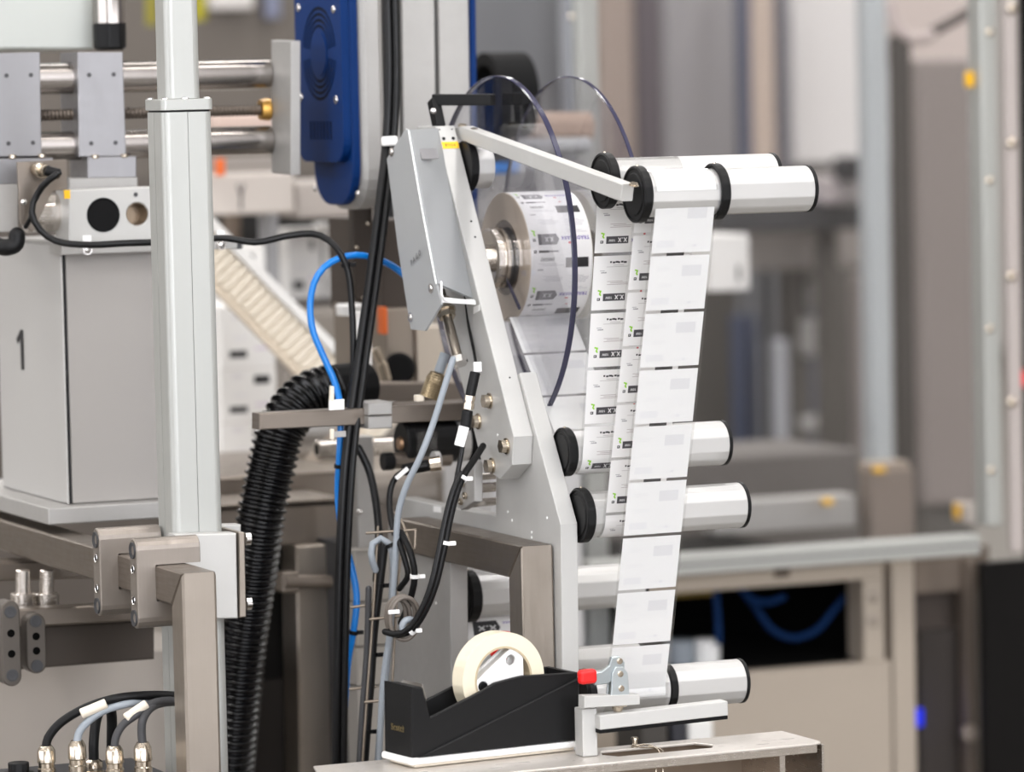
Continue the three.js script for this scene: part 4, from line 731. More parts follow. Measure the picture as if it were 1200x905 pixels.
{
  const g = cable('grey_cable', 'grey cable bent over the top wire of the wire ladder like a hook', [V(-0.1072, 0.8729, -0.1803), V(-0.1147, 0.8905, -0.174), V(-0.1121, 0.9058, -0.1741), V(-0.1024, 0.9117, -0.1704), V(-0.0942, 0.9054, -0.1664), V(-0.0904, 0.8869, -0.1634), V(-0.0894, 0.85, -0.171), V(-0.0947, 0.7988, -0.1693), V(-0.0983, 0.7464, -0.1776), V(-0.1033, 0.6835, -0.1858), V(-0.1094, 0.5998, -0.1927)], 0.0042, M.greyCable);
  ties(g, [0.17, 0.46]);
  const a = cable('ladder_cable', 'black cable tied along the wire ladder', [V(-0.0855, 0.8982, -0.2058), V(-0.0937, 0.8468, -0.2053), V(-0.1019, 0.7955, -0.2047), V(-0.1087, 0.7338, -0.2028), V(-0.1149, 0.6824, -0.2015), V(-0.1246, 0.6001, -0.1992)], 0.0055, M.rubber);
  ties(a, [0.16, 0.44, 0.75]);
  cable('ladder_cable', 'grey cable beside the black one on the wire ladder, near the dispenser', [V(-0.1087, 0.8483, -0.2008), V(-0.114, 0.7764, -0.1975), V(-0.1223, 0.7045, -0.1954), V(-0.1329, 0.6019, -0.192)], 0.0038, M.greyDark);
  const b = cable('hooked_cable', 'black cable bowing out right of the wire ladder above the coil', [V(-0.0913, 0.9215, -0.1338), V(-0.0895, 0.899, -0.1095), V(-0.0861, 0.8715, -0.106), V(-0.0896, 0.8401, -0.1158), V(-0.0965, 0.8137, -0.1276)], 0.004, M.black);
  ties(b, [0.5], M.white);
  cable('hooked_cable', 'thinner black cable bowing inside the other one above the coil', [V(-0.0953, 0.9155, -0.135), V(-0.0927, 0.891, -0.1211), V(-0.09, 0.8706, -0.1184), V(-0.0964, 0.8544, -0.1308)], 0.0036, M.black);
  const c = cable('fitting_cable', 'black cable looping left from the angled valve plug down behind the grey tube', [V(-0.0148, 0.9894, -0.2373), V(-0.0342, 0.9857, -0.2452), V(-0.0479, 0.9788, -0.2505), V(-0.0564, 0.9633, -0.2529), V(-0.0624, 0.9353, -0.2424), V(-0.0625, 0.9102, -0.2296)], 0.0038, M.rubber);
  part(c, 'plug', rod(V(-0.0419, 0.9849, -0.2484), V(-0.0082, 0.9895, -0.2454), 0.0072, 18), M.black);
  part(c, 'plug_nut', rod(V(-0.0082, 0.9895, -0.2454), V(0.0054, 0.9913, -0.2398), 0.0095, 10), M.nickel);
  part(c, 'cable_marker', beam(V(-0.0537, 0.9756, -0.2419), V(-0.0397, 0.9877, -0.2369), 0.008, 0.005, 0.001), M.white);
}
{
  const w = thing('wire_ladder', 'welded wire cable ladder with cables tied to it, left of the stainless frame', 'cable ladder');
  const seg = (n, pts, r = 0.0017) => part(w, n, tube(pts, r, 14, 8), std(0x8a7f72, 0.4, 0.7));
  seg('long_wire', [V(-0.1001, 0.9236, -0.1867), V(-0.1108, 0.8191, -0.1831), V(-0.1224, 0.7168, -0.1801), V(-0.1339, 0.6145, -0.1771)]); seg('long_wire', [V(-0.0729, 0.9188, -0.1748), V(-0.0853, 0.8185, -0.1723), V(-0.095, 0.7161, -0.1684), V(-0.1037, 0.6137, -0.1642)]);
  seg('cross_wire', [V(-0.1138, 0.917, -0.1887), V(-0.0597, 0.9198, -0.166)]); seg('cross_wire', [V(-0.115, 0.8134, -0.1812), V(-0.0722, 0.8175, -0.1634)]); seg('cross_wire', [V(-0.1255, 0.7142, -0.1779), V(-0.0941, 0.7165, -0.1648)]);
  seg('cross_wire', [V(-0.1181, 0.8225, -0.2355), V(-0.0893, 0.8259, -0.2236)]); seg('cross_wire', [V(-0.1248, 0.7233, -0.2306), V(-0.0961, 0.7257, -0.2186)]); seg('hook_wire', [V(-0.0597, 0.9198, -0.166), V(-0.0636, 0.8955, -0.1636), V(-0.0687, 0.9296, -0.1902), V(-0.0749, 0.939, -0.1935)]);
}
// ---------------------------------------------------------------- flat bar with its clamp, fittings, drums behind the cables
const pb = (a, b, t, r = 0.002) => box(a.x, b.x, b.y, a.y, Math.min(a.z, b.z) - t, Math.min(a.z, b.z), r);
{
  const f = thing('flat_bar', 'brushed stainless flat bar running across behind the cables, clamped by a small light block', 'bar');
  const z = -0.27;
  part(f, 'bar_body', extZ([[-0.2179, 1.0614], [0.0547, 1.0613], [0.0542, 1.0403], [-0.2185, 1.0418]], z - 0.028, z, 0.0012), M.steelH);
  const b = part(f, 'clamp_half', extZ([[-0.0819, 1.068], [-0.0506, 1.0685], [-0.051, 1.0529], [-0.0823, 1.0534]], -0.305, -0.255, 0.0012), M.aluminium);
  part(f, 'clamp_half', extZ([[-0.0823, 1.0519], [-0.0511, 1.0513], [-0.0514, 1.0362], [-0.0827, 1.0368]], -0.305, -0.255, 0.0012), M.aluminium);
  const s = [thing('tube_clip', 'small white tube clip holding the blue tube above the flat bar', 'clip'), thing('tube_clip', 'small metal tube clip holding the blue tube below the flat bar', 'clip')];
  let side = 0;
  for (const [a, c] of [[[[-0.1369, 1.0934], [-0.1325, 1.0921], [-0.133, 1.0735], [-0.1385, 1.0748]], M.cream], [[[-0.1385, 1.0759], [-0.1197, 1.076], [-0.12, 1.0636], [-0.1388, 1.0635]], M.white], [[[-0.1383, 1.0406], [-0.1339, 1.0404], [-0.1342, 1.028], [-0.1386, 1.0282]], M.cream], [[[-0.1351, 1.0374], [-0.1185, 1.0375], [-0.1187, 1.0303], [-0.1353, 1.0301]], M.aluminium]])
    part(s[side++ >> 1], 'clip_leaf', extZ(a, -0.243, -0.238, 0.0005), c);
}
{
  const c = thing('conduit_post', 'slim white conduit tube with a round white cap behind the black cables', 'post');
  part(c, 'tube', rod(V(0.041, 1.1604, -0.5863), V(0.0369, 1.0126, -0.5766), 0.0105, 24), M.white);
  part(c, 'cap', turned([[0, 0], [0, 0.021], [0.012, 0.022], [0.0145, 0.02], [0.0145, 0]], V(0.0822, 1.1492, -0.7313), V(0, 1, 0), 32), M.white);
  const d = thing('dark_plate', 'dark brown machine plate with rounded lower end and rivets, behind the black cables', 'plate');
  const z = -0.62;
  part(d, 'plate_body', extZ([[0.0447, 1.3045], [0.0721, 1.3036], [0.069, 1.1868], [0.0652, 1.1747], [0.0555, 1.1695], [0.0461, 1.1744], [0.0428, 1.1856]], z - 0.02, z, 0.0015), std(0x3b332d, 0.5, 0.4));
  for (const p of [V(0.0638, 1.2739, -0.619), V(0.0632, 1.2071, -0.619), V(0.0553, 1.1774, -0.619), V(0.0475, 1.2433, -0.619)]) place(part(d, 'rivet', new THREE.SphereGeometry(0.0028, 10, 6).scale(1, 0.5, 1), M.nickel), p, V(0, 0, 1));
  const o = thing('steel_cabinet', 'dark stainless box with a rounded black end and cream side panel, behind the adjusting bolt', 'box');
  part(o, 'box_body', pb(V(0.149, 1.1524, -0.78), V(0.1936, 1.0547, -0.78), 0.2), std(0x8b8176, 0.4, 0.7));
  part(o, 'cream_panel', pb(V(0.1889, 1.1258, -0.77), V(0.2485, 1.0237, -0.77), 0.2), std(0xb5aa9c, 0.5, 0.3));
  part(o, 'upper_housing', pb(V(0.1525, 1.2712, -0.8), V(0.2163, 1.1442, -0.8), 0.2), std(0x3a312a, 0.6, 0.2));
  part(o, 'orange_strip', pb(V(0.1363, 1.156, -0.76), V(0.144, 1.119, -0.76), 0.02), M.orange);
  part(o, 'black_end', rod(V(0.1667, 1.071, -0.78), V(0.143, 1.0753, -0.72), 0.0215, 32, 0.004), M.blackSoft);
  const n = part(o, 'nozzle', rod(V(0.094, 1.1069, -0.68), V(0.1031, 1.0838, -0.68), 0.0058, 14), M.nickel);
  part(n, 'nozzle_tip', rod(V(0.102, 1.0873, -0.68), V(0.1086, 1.0621, -0.68), 0.0075, 14), M.nickel);
}
{
  const c = thing('crossbar', 'rear stainless crossbar directly below the dark steel box', 'bar'), c2 = thing('crossbar', 'front stainless crossbar ending at the slanted arm, right of the light clamp block', 'bar');
  part(c, 'bar_body', extZ([[0.0259, 1.0728], [0.1549, 1.0678], [0.1543, 1.0434], [0.0253, 1.0487]], -0.56, -0.52, 0.002), M.steelH);
  part(c2, 'bar_body', extZ([[0.0086, 1.0536], [0.1224, 1.0523], [0.1218, 1.0284], [0.008, 1.03]], -0.44, -0.4, 0.002), M.steelH);
  const b = thing('brass_fitting', 'knurled brass coloured hose fitting with a grey tube stub, above the crossbars', 'fitting');
  const p = V(-0.008, 1.0704, -0.2407), q = V(0.0041, 1.1024, -0.2381), d = q.clone().sub(p);
  part(b, 'fitting_body', turned(Array.from({ length: 26 }, (_, i) => [i * 0.0014, i === 0 || i === 25 ? 0 : 0.0125 + 0.0006 * (i % 2) - 0.004 * Math.max(0, (i - 18) / 8)]), p, d, 18), std(0x9b8b70, 0.35, 0.9));
  part(b, 'tube_stub', rod(q, V(0.0129, 1.1261, -0.2362), 0.0062, 16), M.greyCable);
  part(b, 'side_lug', box(p.x - 0.018, p.x - 0.008, p.y - 0.002, p.y + 0.006, p.z - 0.006, p.z + 0.004, 0.001), M.cream);
}
{
  const d = thing('print_drum', 'black machine drum with a silver hub disc and a pale label, under the flat bar', 'drum');
  const a = V(0.0236, 1.0021, -0.418), X = V(1, 0, 0), at = (x) => V(x, a.y, a.z);
  part(d, 'end_disc', turned([[0, 0], [0, 0.026], [0.002, 0.028], [0.01, 0.028], [0.01, 0]], at(a.x), X, 40), M.black);
  part(d, 'hub', turned([[0, 0], [0, 0.0075], [0.004, 0.009], [0.005, 0]], at(a.x - 0.004), X, 24), std(0x9c7d62, 0.35, 0.8));
  part(d, 'drum_body', turned([[0, 0.02], [0, 0.0265], [0.06, 0.0265], [0.06, 0.02]], at(a.x + 0.011), X, 48), M.rubber);
  part(d, 'silver_collar', turned([[0, 0.01], [0, 0.0272], [0.014, 0.0272], [0.014, 0.01]], at(a.x + 0.072), X, 48), M.roller);
  part(d, 'drum_tail', turned([[0, 0], [0, 0.0265], [0.05, 0.0265], [0.05, 0]], at(a.x + 0.087), X, 40), M.blackSoft);
  part(d, 'label_patch', pb(V(0.0249, 1.0196, -0.365), V(0.0517, 0.987, -0.365), 0.001, 0.0004), M.film);
  const e = thing('small_spindle', 'steel spindle with a dark hub below the black drum', 'spindle'), e2 = thing('ribbed_washer', 'silver ribbed washer with a copper coloured core, right of the small spindle', 'washer');
  const b = V(-0.0045, 0.9817, -0.4066);
  part(e, 'dark_hub', rod(V(b.x - 0.002, b.y, b.z), V(b.x + 0.012, b.y, b.z), 0.0115, 28), M.black);
  part(e, 'spindle', rod(V(b.x + 0.012, b.y, b.z), V(b.x + 0.09, b.y, b.z), 0.0105, 28), M.steelH);
  const w = V(0.022, 0.9874, -0.3087); part(e2, 'washer_rim', turned([[0, 0], [0, 0.0075], [0.001, 0.0125], [0.008, 0.0125], [0.008, 0]], w, V(1, 0, 0), 32), M.roller);
  part(e2, 'washer_core', rod(w.clone().add(V(-0.002, 0, 0)), w.clone().add(V(0.01, 0, 0)), 0.005, 16), std(0xa5785a, 0.4, 0.8));
}
{
  const u = thing('bearing_bracket', 'aluminium bearing bracket with guide rods and two screws, left of the plate cutout', 'bracket');
  part(u, 'block', extX([[-0.1981, 0.9839], [-0.1323, 1.0012], [-0.1351, 0.9526], [-0.179, 0.9386], [-0.2005, 0.9431]], 0.005, 0.016, 0.001), M.aluminium);
  for (const p of [V(0.0045, 0.9717, -0.1677), V(0.0045, 0.9494, -0.1745), V(0.0045, 0.9578, -0.1605)]) place(part(u, 'screw', turned([[0, 0.0045], [0.003, 0.0045], [0.003, 0.002], [0.0015, 0]], V(0, 0, 0), V(0, 1, 0), 12), M.nickel), p, V(-1, 0, 0));
  for (const [a, b, r] of [[V(0.0153, 0.9783, -0.1692), V(0.119, 0.9789, -0.1797), 0.004], [V(0.0147, 0.9649, -0.1684), V(0.1184, 0.9654, -0.1789), 0.006], [V(0.0138, 0.9474, -0.1674), V(0.1175, 0.9478, -0.1779), 0.005]]) part(u, 'guide_rod', rod(a, b, r, 16), M.steelBright);
  const t = thing('spare_roller', 'silver roller with a dark bored end, behind the corrugated hose', 'roller');
  const a = V(0.0124, 0.9757, -0.693), X = V(1, 0, 0);
  part(t, 'tube', pipe(a, a.clone().addScaledVector(X, 0.12), 0.0125, 0.008, 32), M.steelBright);
  part(t, 'bore', rod(a.clone().add(V(0.001, 0, 0)), a.clone().add(V(0.1, 0, 0)), 0.0079, 20), M.darkHole);
}
{
  const AGx = V(0.0584, 0.8228, -0.26), r = roller('lower roller behind the steel frame leg, black flange at its left end, labels under it', V(0, AGx.y, -0.26), AGx.x - 0.006, 0.275, 0.0275, { flanges: [AGx.x - 0.02], R: 0.0325, w: 0.014 });
  const AHx = V(0.1353, 0.7497, -0.1); roller('roller low behind the plate edge, just above the toggle clamp, mostly hidden', V(0, AHx.y, -0.1), 0.075, 0.2, 0.0225, {});
  const sheetPrint = printed(({ R, turnedText, arrow }) => { arrow(0.1, 0.2, 0.42, 0.5, '#2c2b2d'); turnedText('X.X', 0.32, 0.45, 60, '#dddddd'); turnedText('TRADEMARK', 0.78, 0.3, 24, '#6a55a8'); R(0.72, 0.55, 0.06, 0.2, '#c03540'); R(0, 0.9, 1, 0.06, '#b59a6a'); });
  const w = thing('label_sheet', 'strip of printed labels under the lower roller, above the cream tape roll', 'label web');
  const s0 = V(0.0488, 0.7916, -0.28), s1 = V(0.1359, 0.761, -0.27), g = strip([[-0.27, s1.y], [-0.28, s0.y + 0.003]], s0.x, s1.x, 0, 0.0006); g.clearGroups();
  part(w, 'sheet', g, std(0xffffff, 0.5, 0, { map: sheetPrint }), null, true);
  const k = thing('red_knob', 'red plastic knob peeping out above the cream tape roll', 'knob');
  part(k, 'knob_body', turned([[0, 0], [0, 0.016], [0.003, 0.018], [0.02, 0.018], [0.026, 0.014], [0.028, 0]], V(0.0152, 0.7721, -0.08), V(0, 1, 0.2), 32), M.red);
}
// ---------------------------------------------------------------- machine table, cabinets and cabling under it
{
  const z = -0.75, t = thing('machine_table', 'stainless machine table frame behind the corrugated hose', 'table');
  part(t, 'top_sheet', box(V(-0.1077, 0.9046, -0.75).x, V(0.0693, 0.8942, -0.75).x, V(-0.0994, 0.9041, -0.75).y - 0.004, V(-0.0994, 0.9041, -0.75).y, z - 0.6, z, 0.001), M.steelH);
  part(t, 'front_beam', extZ([[-0.1079, 0.8979], [0.0694, 0.8965], [0.0691, 0.8392], [-0.1092, 0.8503]], z - 0.04, z - 0.003, 0.002), M.steelH);
  part(t, 'upper_ledge', extZ([[-0.0546, 0.9264], [0.15, 0.9243], [0.1488, 0.8796], [-0.0557, 0.8869]], -1.3, -0.9, 0.003), M.steelH);
  part(t, 'leg', extZ([[-0.0099, 0.8469], [0.0566, 0.8473], [0.0524, 0.5051], [-0.013, 0.5106]], z - 0.03, z + 0.03, 0.003), M.steel);
  part(t, 'bracket_bar', [rod(V(-0.051, 0.8077, -0.66), V(0.0157, 0.8033, -0.66), 0.009, 20)], M.steelH);
  part(t, 'bracket_clamp', pb(V(-0.0549, 0.8197, -0.655), V(-0.0295, 0.7922, -0.655), 0.03, 0.004), M.steelH);
  const u = thing('shade_box', 'added dark box for the shade under the machine table behind the corrugated hose', 'housing');
  part(u, 'housing_body', pb(V(-0.098, 0.8428, -0.8), V(0.0132, 0.6534, -0.8), 0.2), low(0x171513, 0.7, 0.3)); part(u, 'lower_shade_box', pb(V(-0.1066, 0.6613, -0.79), V(0.0046, 0.4701, -0.79), 0.2), low(0x2e2a27, 0.7, 0.3));  // added dark boxes; the shade under the table is put into their colour
  const c = thing('drawer_cabinet', 'light grey cabinet with drawer seams behind the wire ladder', 'cabinet');
  const x0 = V(0.0341, 0.8532, -0.62), x1 = V(0.1, 0.849, -0.62);
  part(c, 'upright_panel', pb(V(0.0325, 0.9979, -0.6), V(0.0573, 0.8513, -0.6), 0.03), M.aluminium);
  part(c, 'screw', new THREE.SphereGeometry(0.004, 10, 6).translate(...V(0.034, 0.8998, -0.598).toArray()), M.chrome);
  for (const [a, b] of [[V(0.0518, 0.8464, -0.62).y, V(0.0501, 0.7791, -0.62).y], [V(0.05, 0.7769, -0.62).y, V(0.0486, 0.7207, -0.62).y], [V(0.0485, 0.7185, -0.62).y, V(0.0472, 0.6679, -0.62).y], [V(0.0471, 0.6656, -0.62).y, V(0.0432, 0.5146, -0.62).y]]) part(c, 'drawer', box(x0.x, x1.x, b, a, -0.95, -0.62, 0.002), std(0xa9a49d, 0.6, 0.2));
  part(c, 'carcass', box(x0.x - 0.002, x1.x - 0.004, 0, V(0.052, 0.852, -0.62).y, -1, -0.66, 0), M.greyDark);
  cable('floor_cable', 'black cable hanging low behind the corrugated hose', [V(-0.0067, 0.6502, -0.8392), V(-0.0159, 0.5929, -0.8387), V(-0.0278, 0.501, -0.8366)], 0.005, M.rubber);
  cable('floor_cable', 'thin dark cable curving low beside the stainless table leg', [V(-0.0267, 0.6334, -0.8464), V(-0.018, 0.5929, -0.8396), V(-0.0112, 0.5582, -0.834), V(-0.0097, 0.5006, -0.8289)], 0.004, M.rubber);
}
// ---------------------------------------------------------------- lower left: second frame, panel and round connectors
{
  const z = -0.42, f = thing('under_frame', 'dark stainless frame beams behind the clamp plates at the left edge', 'frame');
  part(f, 'upper_beam', extZ([[-0.5221, 0.8267], [-0.2982, 0.822], [-0.2988, 0.8008], [-0.5228, 0.8037]], z - 0.03, z, 0.002), M.steelH);
  part(f, 'lower_beam', extZ([[-0.523, 0.7996], [-0.2989, 0.7966], [-0.3003, 0.7477], [-0.5246, 0.7473]], z - 0.05, z - 0.03, 0.002), std(0x4d4640, 0.5, 0.7));
  part(f, 'top_beam', extZ([[-0.4681, 0.8648], [-0.2367, 0.8554], [-0.2373, 0.8335], [-0.4688, 0.841]], -0.66, -0.6, 0.002), M.steelH);
  for (const px of [27, 53]) { }
  const a = V(-0.4514, 0.8646, -0.5), b = V(-0.4528, 0.8221, -0.5), a2 = V(-0.4207, 0.8626, -0.5), b2 = V(-0.422, 0.82, -0.5);
  part(f, 'round_column', rod(b, a, 0.009, 24), M.steelBright); part(f, 'round_column', rod(b2, a2, 0.009, 24), M.steelBright);
  part(f, 'column_foot', rod(b.clone().add(V(0, -0.005, 0)), b.clone().add(V(0, 0.014, 0)), 0.015, 24), M.steelBright); part(f, 'column_foot', rod(b2.clone().add(V(0, -0.005, 0)), b2.clone().add(V(0, 0.014, 0)), 0.015, 24), M.steelBright);
  for (const [q, name] of [[[[-0.5302, 0.8418], [-0.4928, 0.8393], [-0.4959, 0.7374], [-0.5334, 0.7402]], 'near'], [[[-0.4798, 0.8217], [-0.4549, 0.821], [-0.4572, 0.7478], [-0.482, 0.7476]], 'far']]) {
    const c = thing('clamp_plate', name === 'near' ? 'dark rounded clamp plate with socket screws at the left edge of the photo' : 'narrower dark rounded clamp plate, second from the left edge', 'clamp');
    const x0 = q[0][0], x1 = q[1][0], y0 = q[2][1], y1 = q[0][1], w = name === 'near' ? 0.024 : x1 - x0, r = w / 2, xc = name === 'near' ? x1 - w / 2 : (x0 + x1) / 2, zf = name === 'near' ? -0.38 : -0.4, o = [];
    for (let k = 0; k <= 10; k++) { const t = k * Math.PI / 10; o.push([xc + r * Math.cos(t), y1 - r + r * Math.sin(t)]); } for (let k = 0; k <= 10; k++) { const t = Math.PI + k * Math.PI / 10; o.push([xc + r * Math.cos(t), y0 + r + r * Math.sin(t)]); }
    part(c, 'plate_body', extZ(o, zf - 0.03, zf, 0.0015), std(0x5c5650, 0.5, 0.6));
    for (const [t, big] of [[0.13, 1], [0.38, 0], [0.62, 0], [0.87, 1]]) place(part(c, big ? 'socket_screw' : 'bore', big ? turned([[-0.001, 0.003], [0, 0.0075], [0.0015, 0.0075], [0.002, 0.0055], [0.0005, 0.003], [0.0005, 0]], V(0, 0, 0), V(0, 1, 0), 20) : new THREE.CylinderGeometry(0.0048, 0.0048, 0.001, 18), big ? M.greyDark : M.darkHole), V(xc, y0 + (y1 - y0) * (1 - t), zf), V(0, 0, 1));
  }
  const p = thing('cabinet_panel', 'warm grey sheet metal cabinet panel behind the round connectors', 'cabinet');
  part(p, 'panel', extZ([[-0.463, 0.7375], [-0.1395, 0.7297], [-0.1458, 0.5039], [-0.4695, 0.5321]], -1.0, -0.65, 0.002), std(0xaea69d, 0.6, 0.2));
}
{
  const p = thing('connector_panel', 'dark panel edge with a row of sockets at the lower left corner', 'panel');
  const y = V(-0.4968, 0.6606, -0.1223).y, z = V(-0.4968, 0.6606, -0.1223).z;
  part(p, 'panel_body', box(-0.62, -0.4, y - 0.2, y, z - 0.12, z + 0.06, 0.003), M.greyDark);
  part(p, 'black_socket', [rod(V(V(-0.5766, 0.6694, -0.1569).x, y, z), V(V(-0.5766, 0.6694, -0.1569).x, y + 0.014, z), 0.018, 20)], M.black);
  part(p, 'black_cap', [rod(V(V(-0.5766, 0.6694, -0.1569).x, y + 0.014, z), V(V(-0.5766, 0.6694, -0.1569).x, y + 0.025, z), 0.0125, 12)], M.black);
  const mk = (b, label, run, mat, rr) => {
    const c = thing('round_connector', label, 'connector', 'round metal connectors at lower left');
    const yb = y - 0.01, H = b.y - yb;
    part(c, 'shell', turned([[0, 0], [0, 0.0105], [H * 0.5, 0.0105], [H * 0.52, 0.0095], [H * 0.62, 0.0095], [H * 0.64, 0.0108], [H * 0.9, 0.0102], [H, 0.007], [H, 0]], V(b.x, yb, b.z), V(0, 1, 0), 20), M.nickel);
    part(c, 'coupling_ring', turned([[0, 0.0108], [0, 0.013], [0.009, 0.013], [0.009, 0.0108]], V(b.x, yb + 0.004, b.z), V(0, 1, 0), 16), M.nickel);
    part(c, 'cable', tube([V(b.x, b.y - 0.002, b.z), ...run], rr, 40), mat);
    return c;
  };
  const c1 = mk(V(-0.5456, 0.7036, -0.1137), 'leftmost round metal connector, with a black cable carrying a white sleeve', [V(-0.5434, 0.7115, -0.1133), V(-0.5317, 0.7269, -0.1096), V(-0.513, 0.7402, -0.1027), V(-0.4926, 0.7496, -0.0947), V(-0.465, 0.7568, -0.0836), V(-0.4133, 0.7559, -0.0834), V(-0.3552, 0.7442, -0.1014)], M.black, 0.0052);
  part(c1, 'sleeve', rod(V(-0.5073, 0.7399, -0.098), V(-0.4795, 0.7515, -0.0872), 0.0064, 18), M.cream, 'white cable sleeve');
  mk(V(-0.5127, 0.7088, -0.1001), 'second round metal connector from the left, with a bright grey cable', [V(-0.5095, 0.7185, -0.0995), V(-0.4989, 0.731, -0.096), V(-0.482, 0.7424, -0.0897), V(-0.4563, 0.7497, -0.0793), V(-0.4074, 0.7461, -0.1019), V(-0.3582, 0.7377, -0.1239)], M.greyCable, 0.0046);
  mk(V(-0.4777, 0.6775, -0.1482), 'short ringed metal connector with a black bent cable, behind the others', [V(-0.4766, 0.6994, -0.1494), V(-0.4686, 0.7257, -0.1589), V(-0.4576, 0.738, -0.1661), V(-0.4445, 0.727, -0.1815), V(-0.4418, 0.6995, -0.1891), V(-0.4387, 0.6563, -0.2062)], M.black, 0.0062);
  const c4 = mk(V(-0.4792, 0.7049, -0.0638), 'round metal connector with a grey cable carrying a cream sleeve', [V(-0.4769, 0.7147, -0.0636), V(-0.469, 0.7282, -0.0613), V(-0.454, 0.7396, -0.0558), V(-0.4291, 0.75, -0.0678), V(-0.3845, 0.7476, -0.0923)], M.greyDark, 0.0046);
  part(c4, 'sleeve', rod(V(-0.4666, 0.7362, -0.0587), V(-0.4407, 0.7512, -0.0576), 0.0056, 18), M.cream, 'cream cable sleeve');
  mk(V(-0.4492, 0.7081, -0.0513), 'rightmost round metal connector, beside the white post, with a dark cable', [V(-0.4496, 0.7199, -0.0524), V(-0.4481, 0.7326, -0.0527), V(-0.438, 0.7437, -0.0602), V(-0.4138, 0.747, -0.0829), V(-0.3736, 0.7427, -0.1091)], M.greyDark, 0.0052);
}

// ---------------------------------------------------------------- guarding behind the applicator: profile frames and clear panels
{
  const z = -1.5, g = thing('safety_guard', 'light aluminium guard with lower rail, tall right post and a clear panel', 'guard');
  const P = M.profile;
  part(g, 'lower_rail', box(V(0.7599, 0.7014, -1.5).x, V(1.4546, 0.6846, -1.5).x, V(1.2218, 0.6704, -1.5).y, V(1.2224, 0.7032, -1.5).y, z - 0.045, z, 0.004), P);
  part(g, 'rail_groove', box(V(0.7599, 0.7014, -1.5).x, V(1.4531, 0.6847, -1.5).x, V(1.222, 0.6855, -1.5).y, V(1.2221, 0.6882, -1.5).y, z - 0.01, z + 0.0005, 0), M.greyDark);
  const post = part(g, 'post', box(V(1.467, 1.1536, -1.5).x, V(1.4952, 1.1525, -1.5).x, V(1.4551, 0.7151, -1.5).y, 2.6, z - 0.045, z, 0.004), P);
  for (const p of [V(1.4832, 1.5122, -1.499), V(1.4794, 1.2741, -1.499), V(1.4755, 1.0348, -1.499), V(1.4749, 0.8055, -1.499)]) place(part(post, 'corner_screw', new THREE.SphereGeometry(0.007, 12, 8).scale(1, 0.4, 1), M.nickel), p, V(0, 0, 1));
  const x0 = V(0.7707, 1.1791, -1.5).x, x1 = V(1.4561, 1.154, -1.5).x;
  part(g, 'panel', box(x0, x1, V(1.2223, 0.7019, -1.5).y, 2.6, z - 0.025, z - 0.02, 0), M.pane, 'clear plastic guard panel');
  const h = thing('door_post', 'second pinkish grey guard post with hinges beside the tall right post', 'post');
  part(h, 'post_body', box(V(1.5391, 1.1494, -1.55).x, V(1.5629, 1.1485, -1.55).x, V(1.5393, 0.6636, -1.55).y, 2.6, z - 0.065, z - 0.05, 0.004), std(0xb8afab, 0.5, 0.3));
  for (const p of [V(1.5505, 1.5504, -1.545), V(1.5471, 1.3323, -1.545), V(1.5436, 1.116, -1.545), V(1.5404, 0.9101, -1.545)]) place(part(h, 'hinge_screw', new THREE.SphereGeometry(0.009, 12, 8).scale(1, 0.4, 1), M.nickel), p, V(0, 0, 1));
  const q = thing('guard_post', 'blurred double aluminium guard post behind the clear reel discs', 'post');
  part(q, 'front_profile', box(V(0.9401, 1.4413, -1.9).x, V(0.9754, 1.4405, -1.9).x, 0, 2.6, -1.95, -1.9, 0.004), P);
  part(q, 'side_profile', box(V(0.9319, 1.4416, -1.93).x, V(0.9503, 1.4412, -1.93).x, 0, 2.6, -1.97, -1.93, 0.004), std(0x8b8d92, 0.5, 0.3));
  place(part(q, 'screw', new THREE.SphereGeometry(0.008, 12, 8).scale(1, 0.4, 1), M.nickel), V(0.9432, 1.5535, -1.929), V(0, 0, 1));
  const r = thing('rear_post', 'pale blue grey post deep behind the clear panel, in front of the light cabinet', 'post');
  part(r, 'post_body', box(V(1.9969, 1.0919, -2.9).x, V(2.04, 1.0903, -2.9).x, V(2.0063, 0.6776, -2.9).y, 2.8, -2.95, -2.9, 0.004), std(0xb6bbbe, 0.5, 0.3));
}
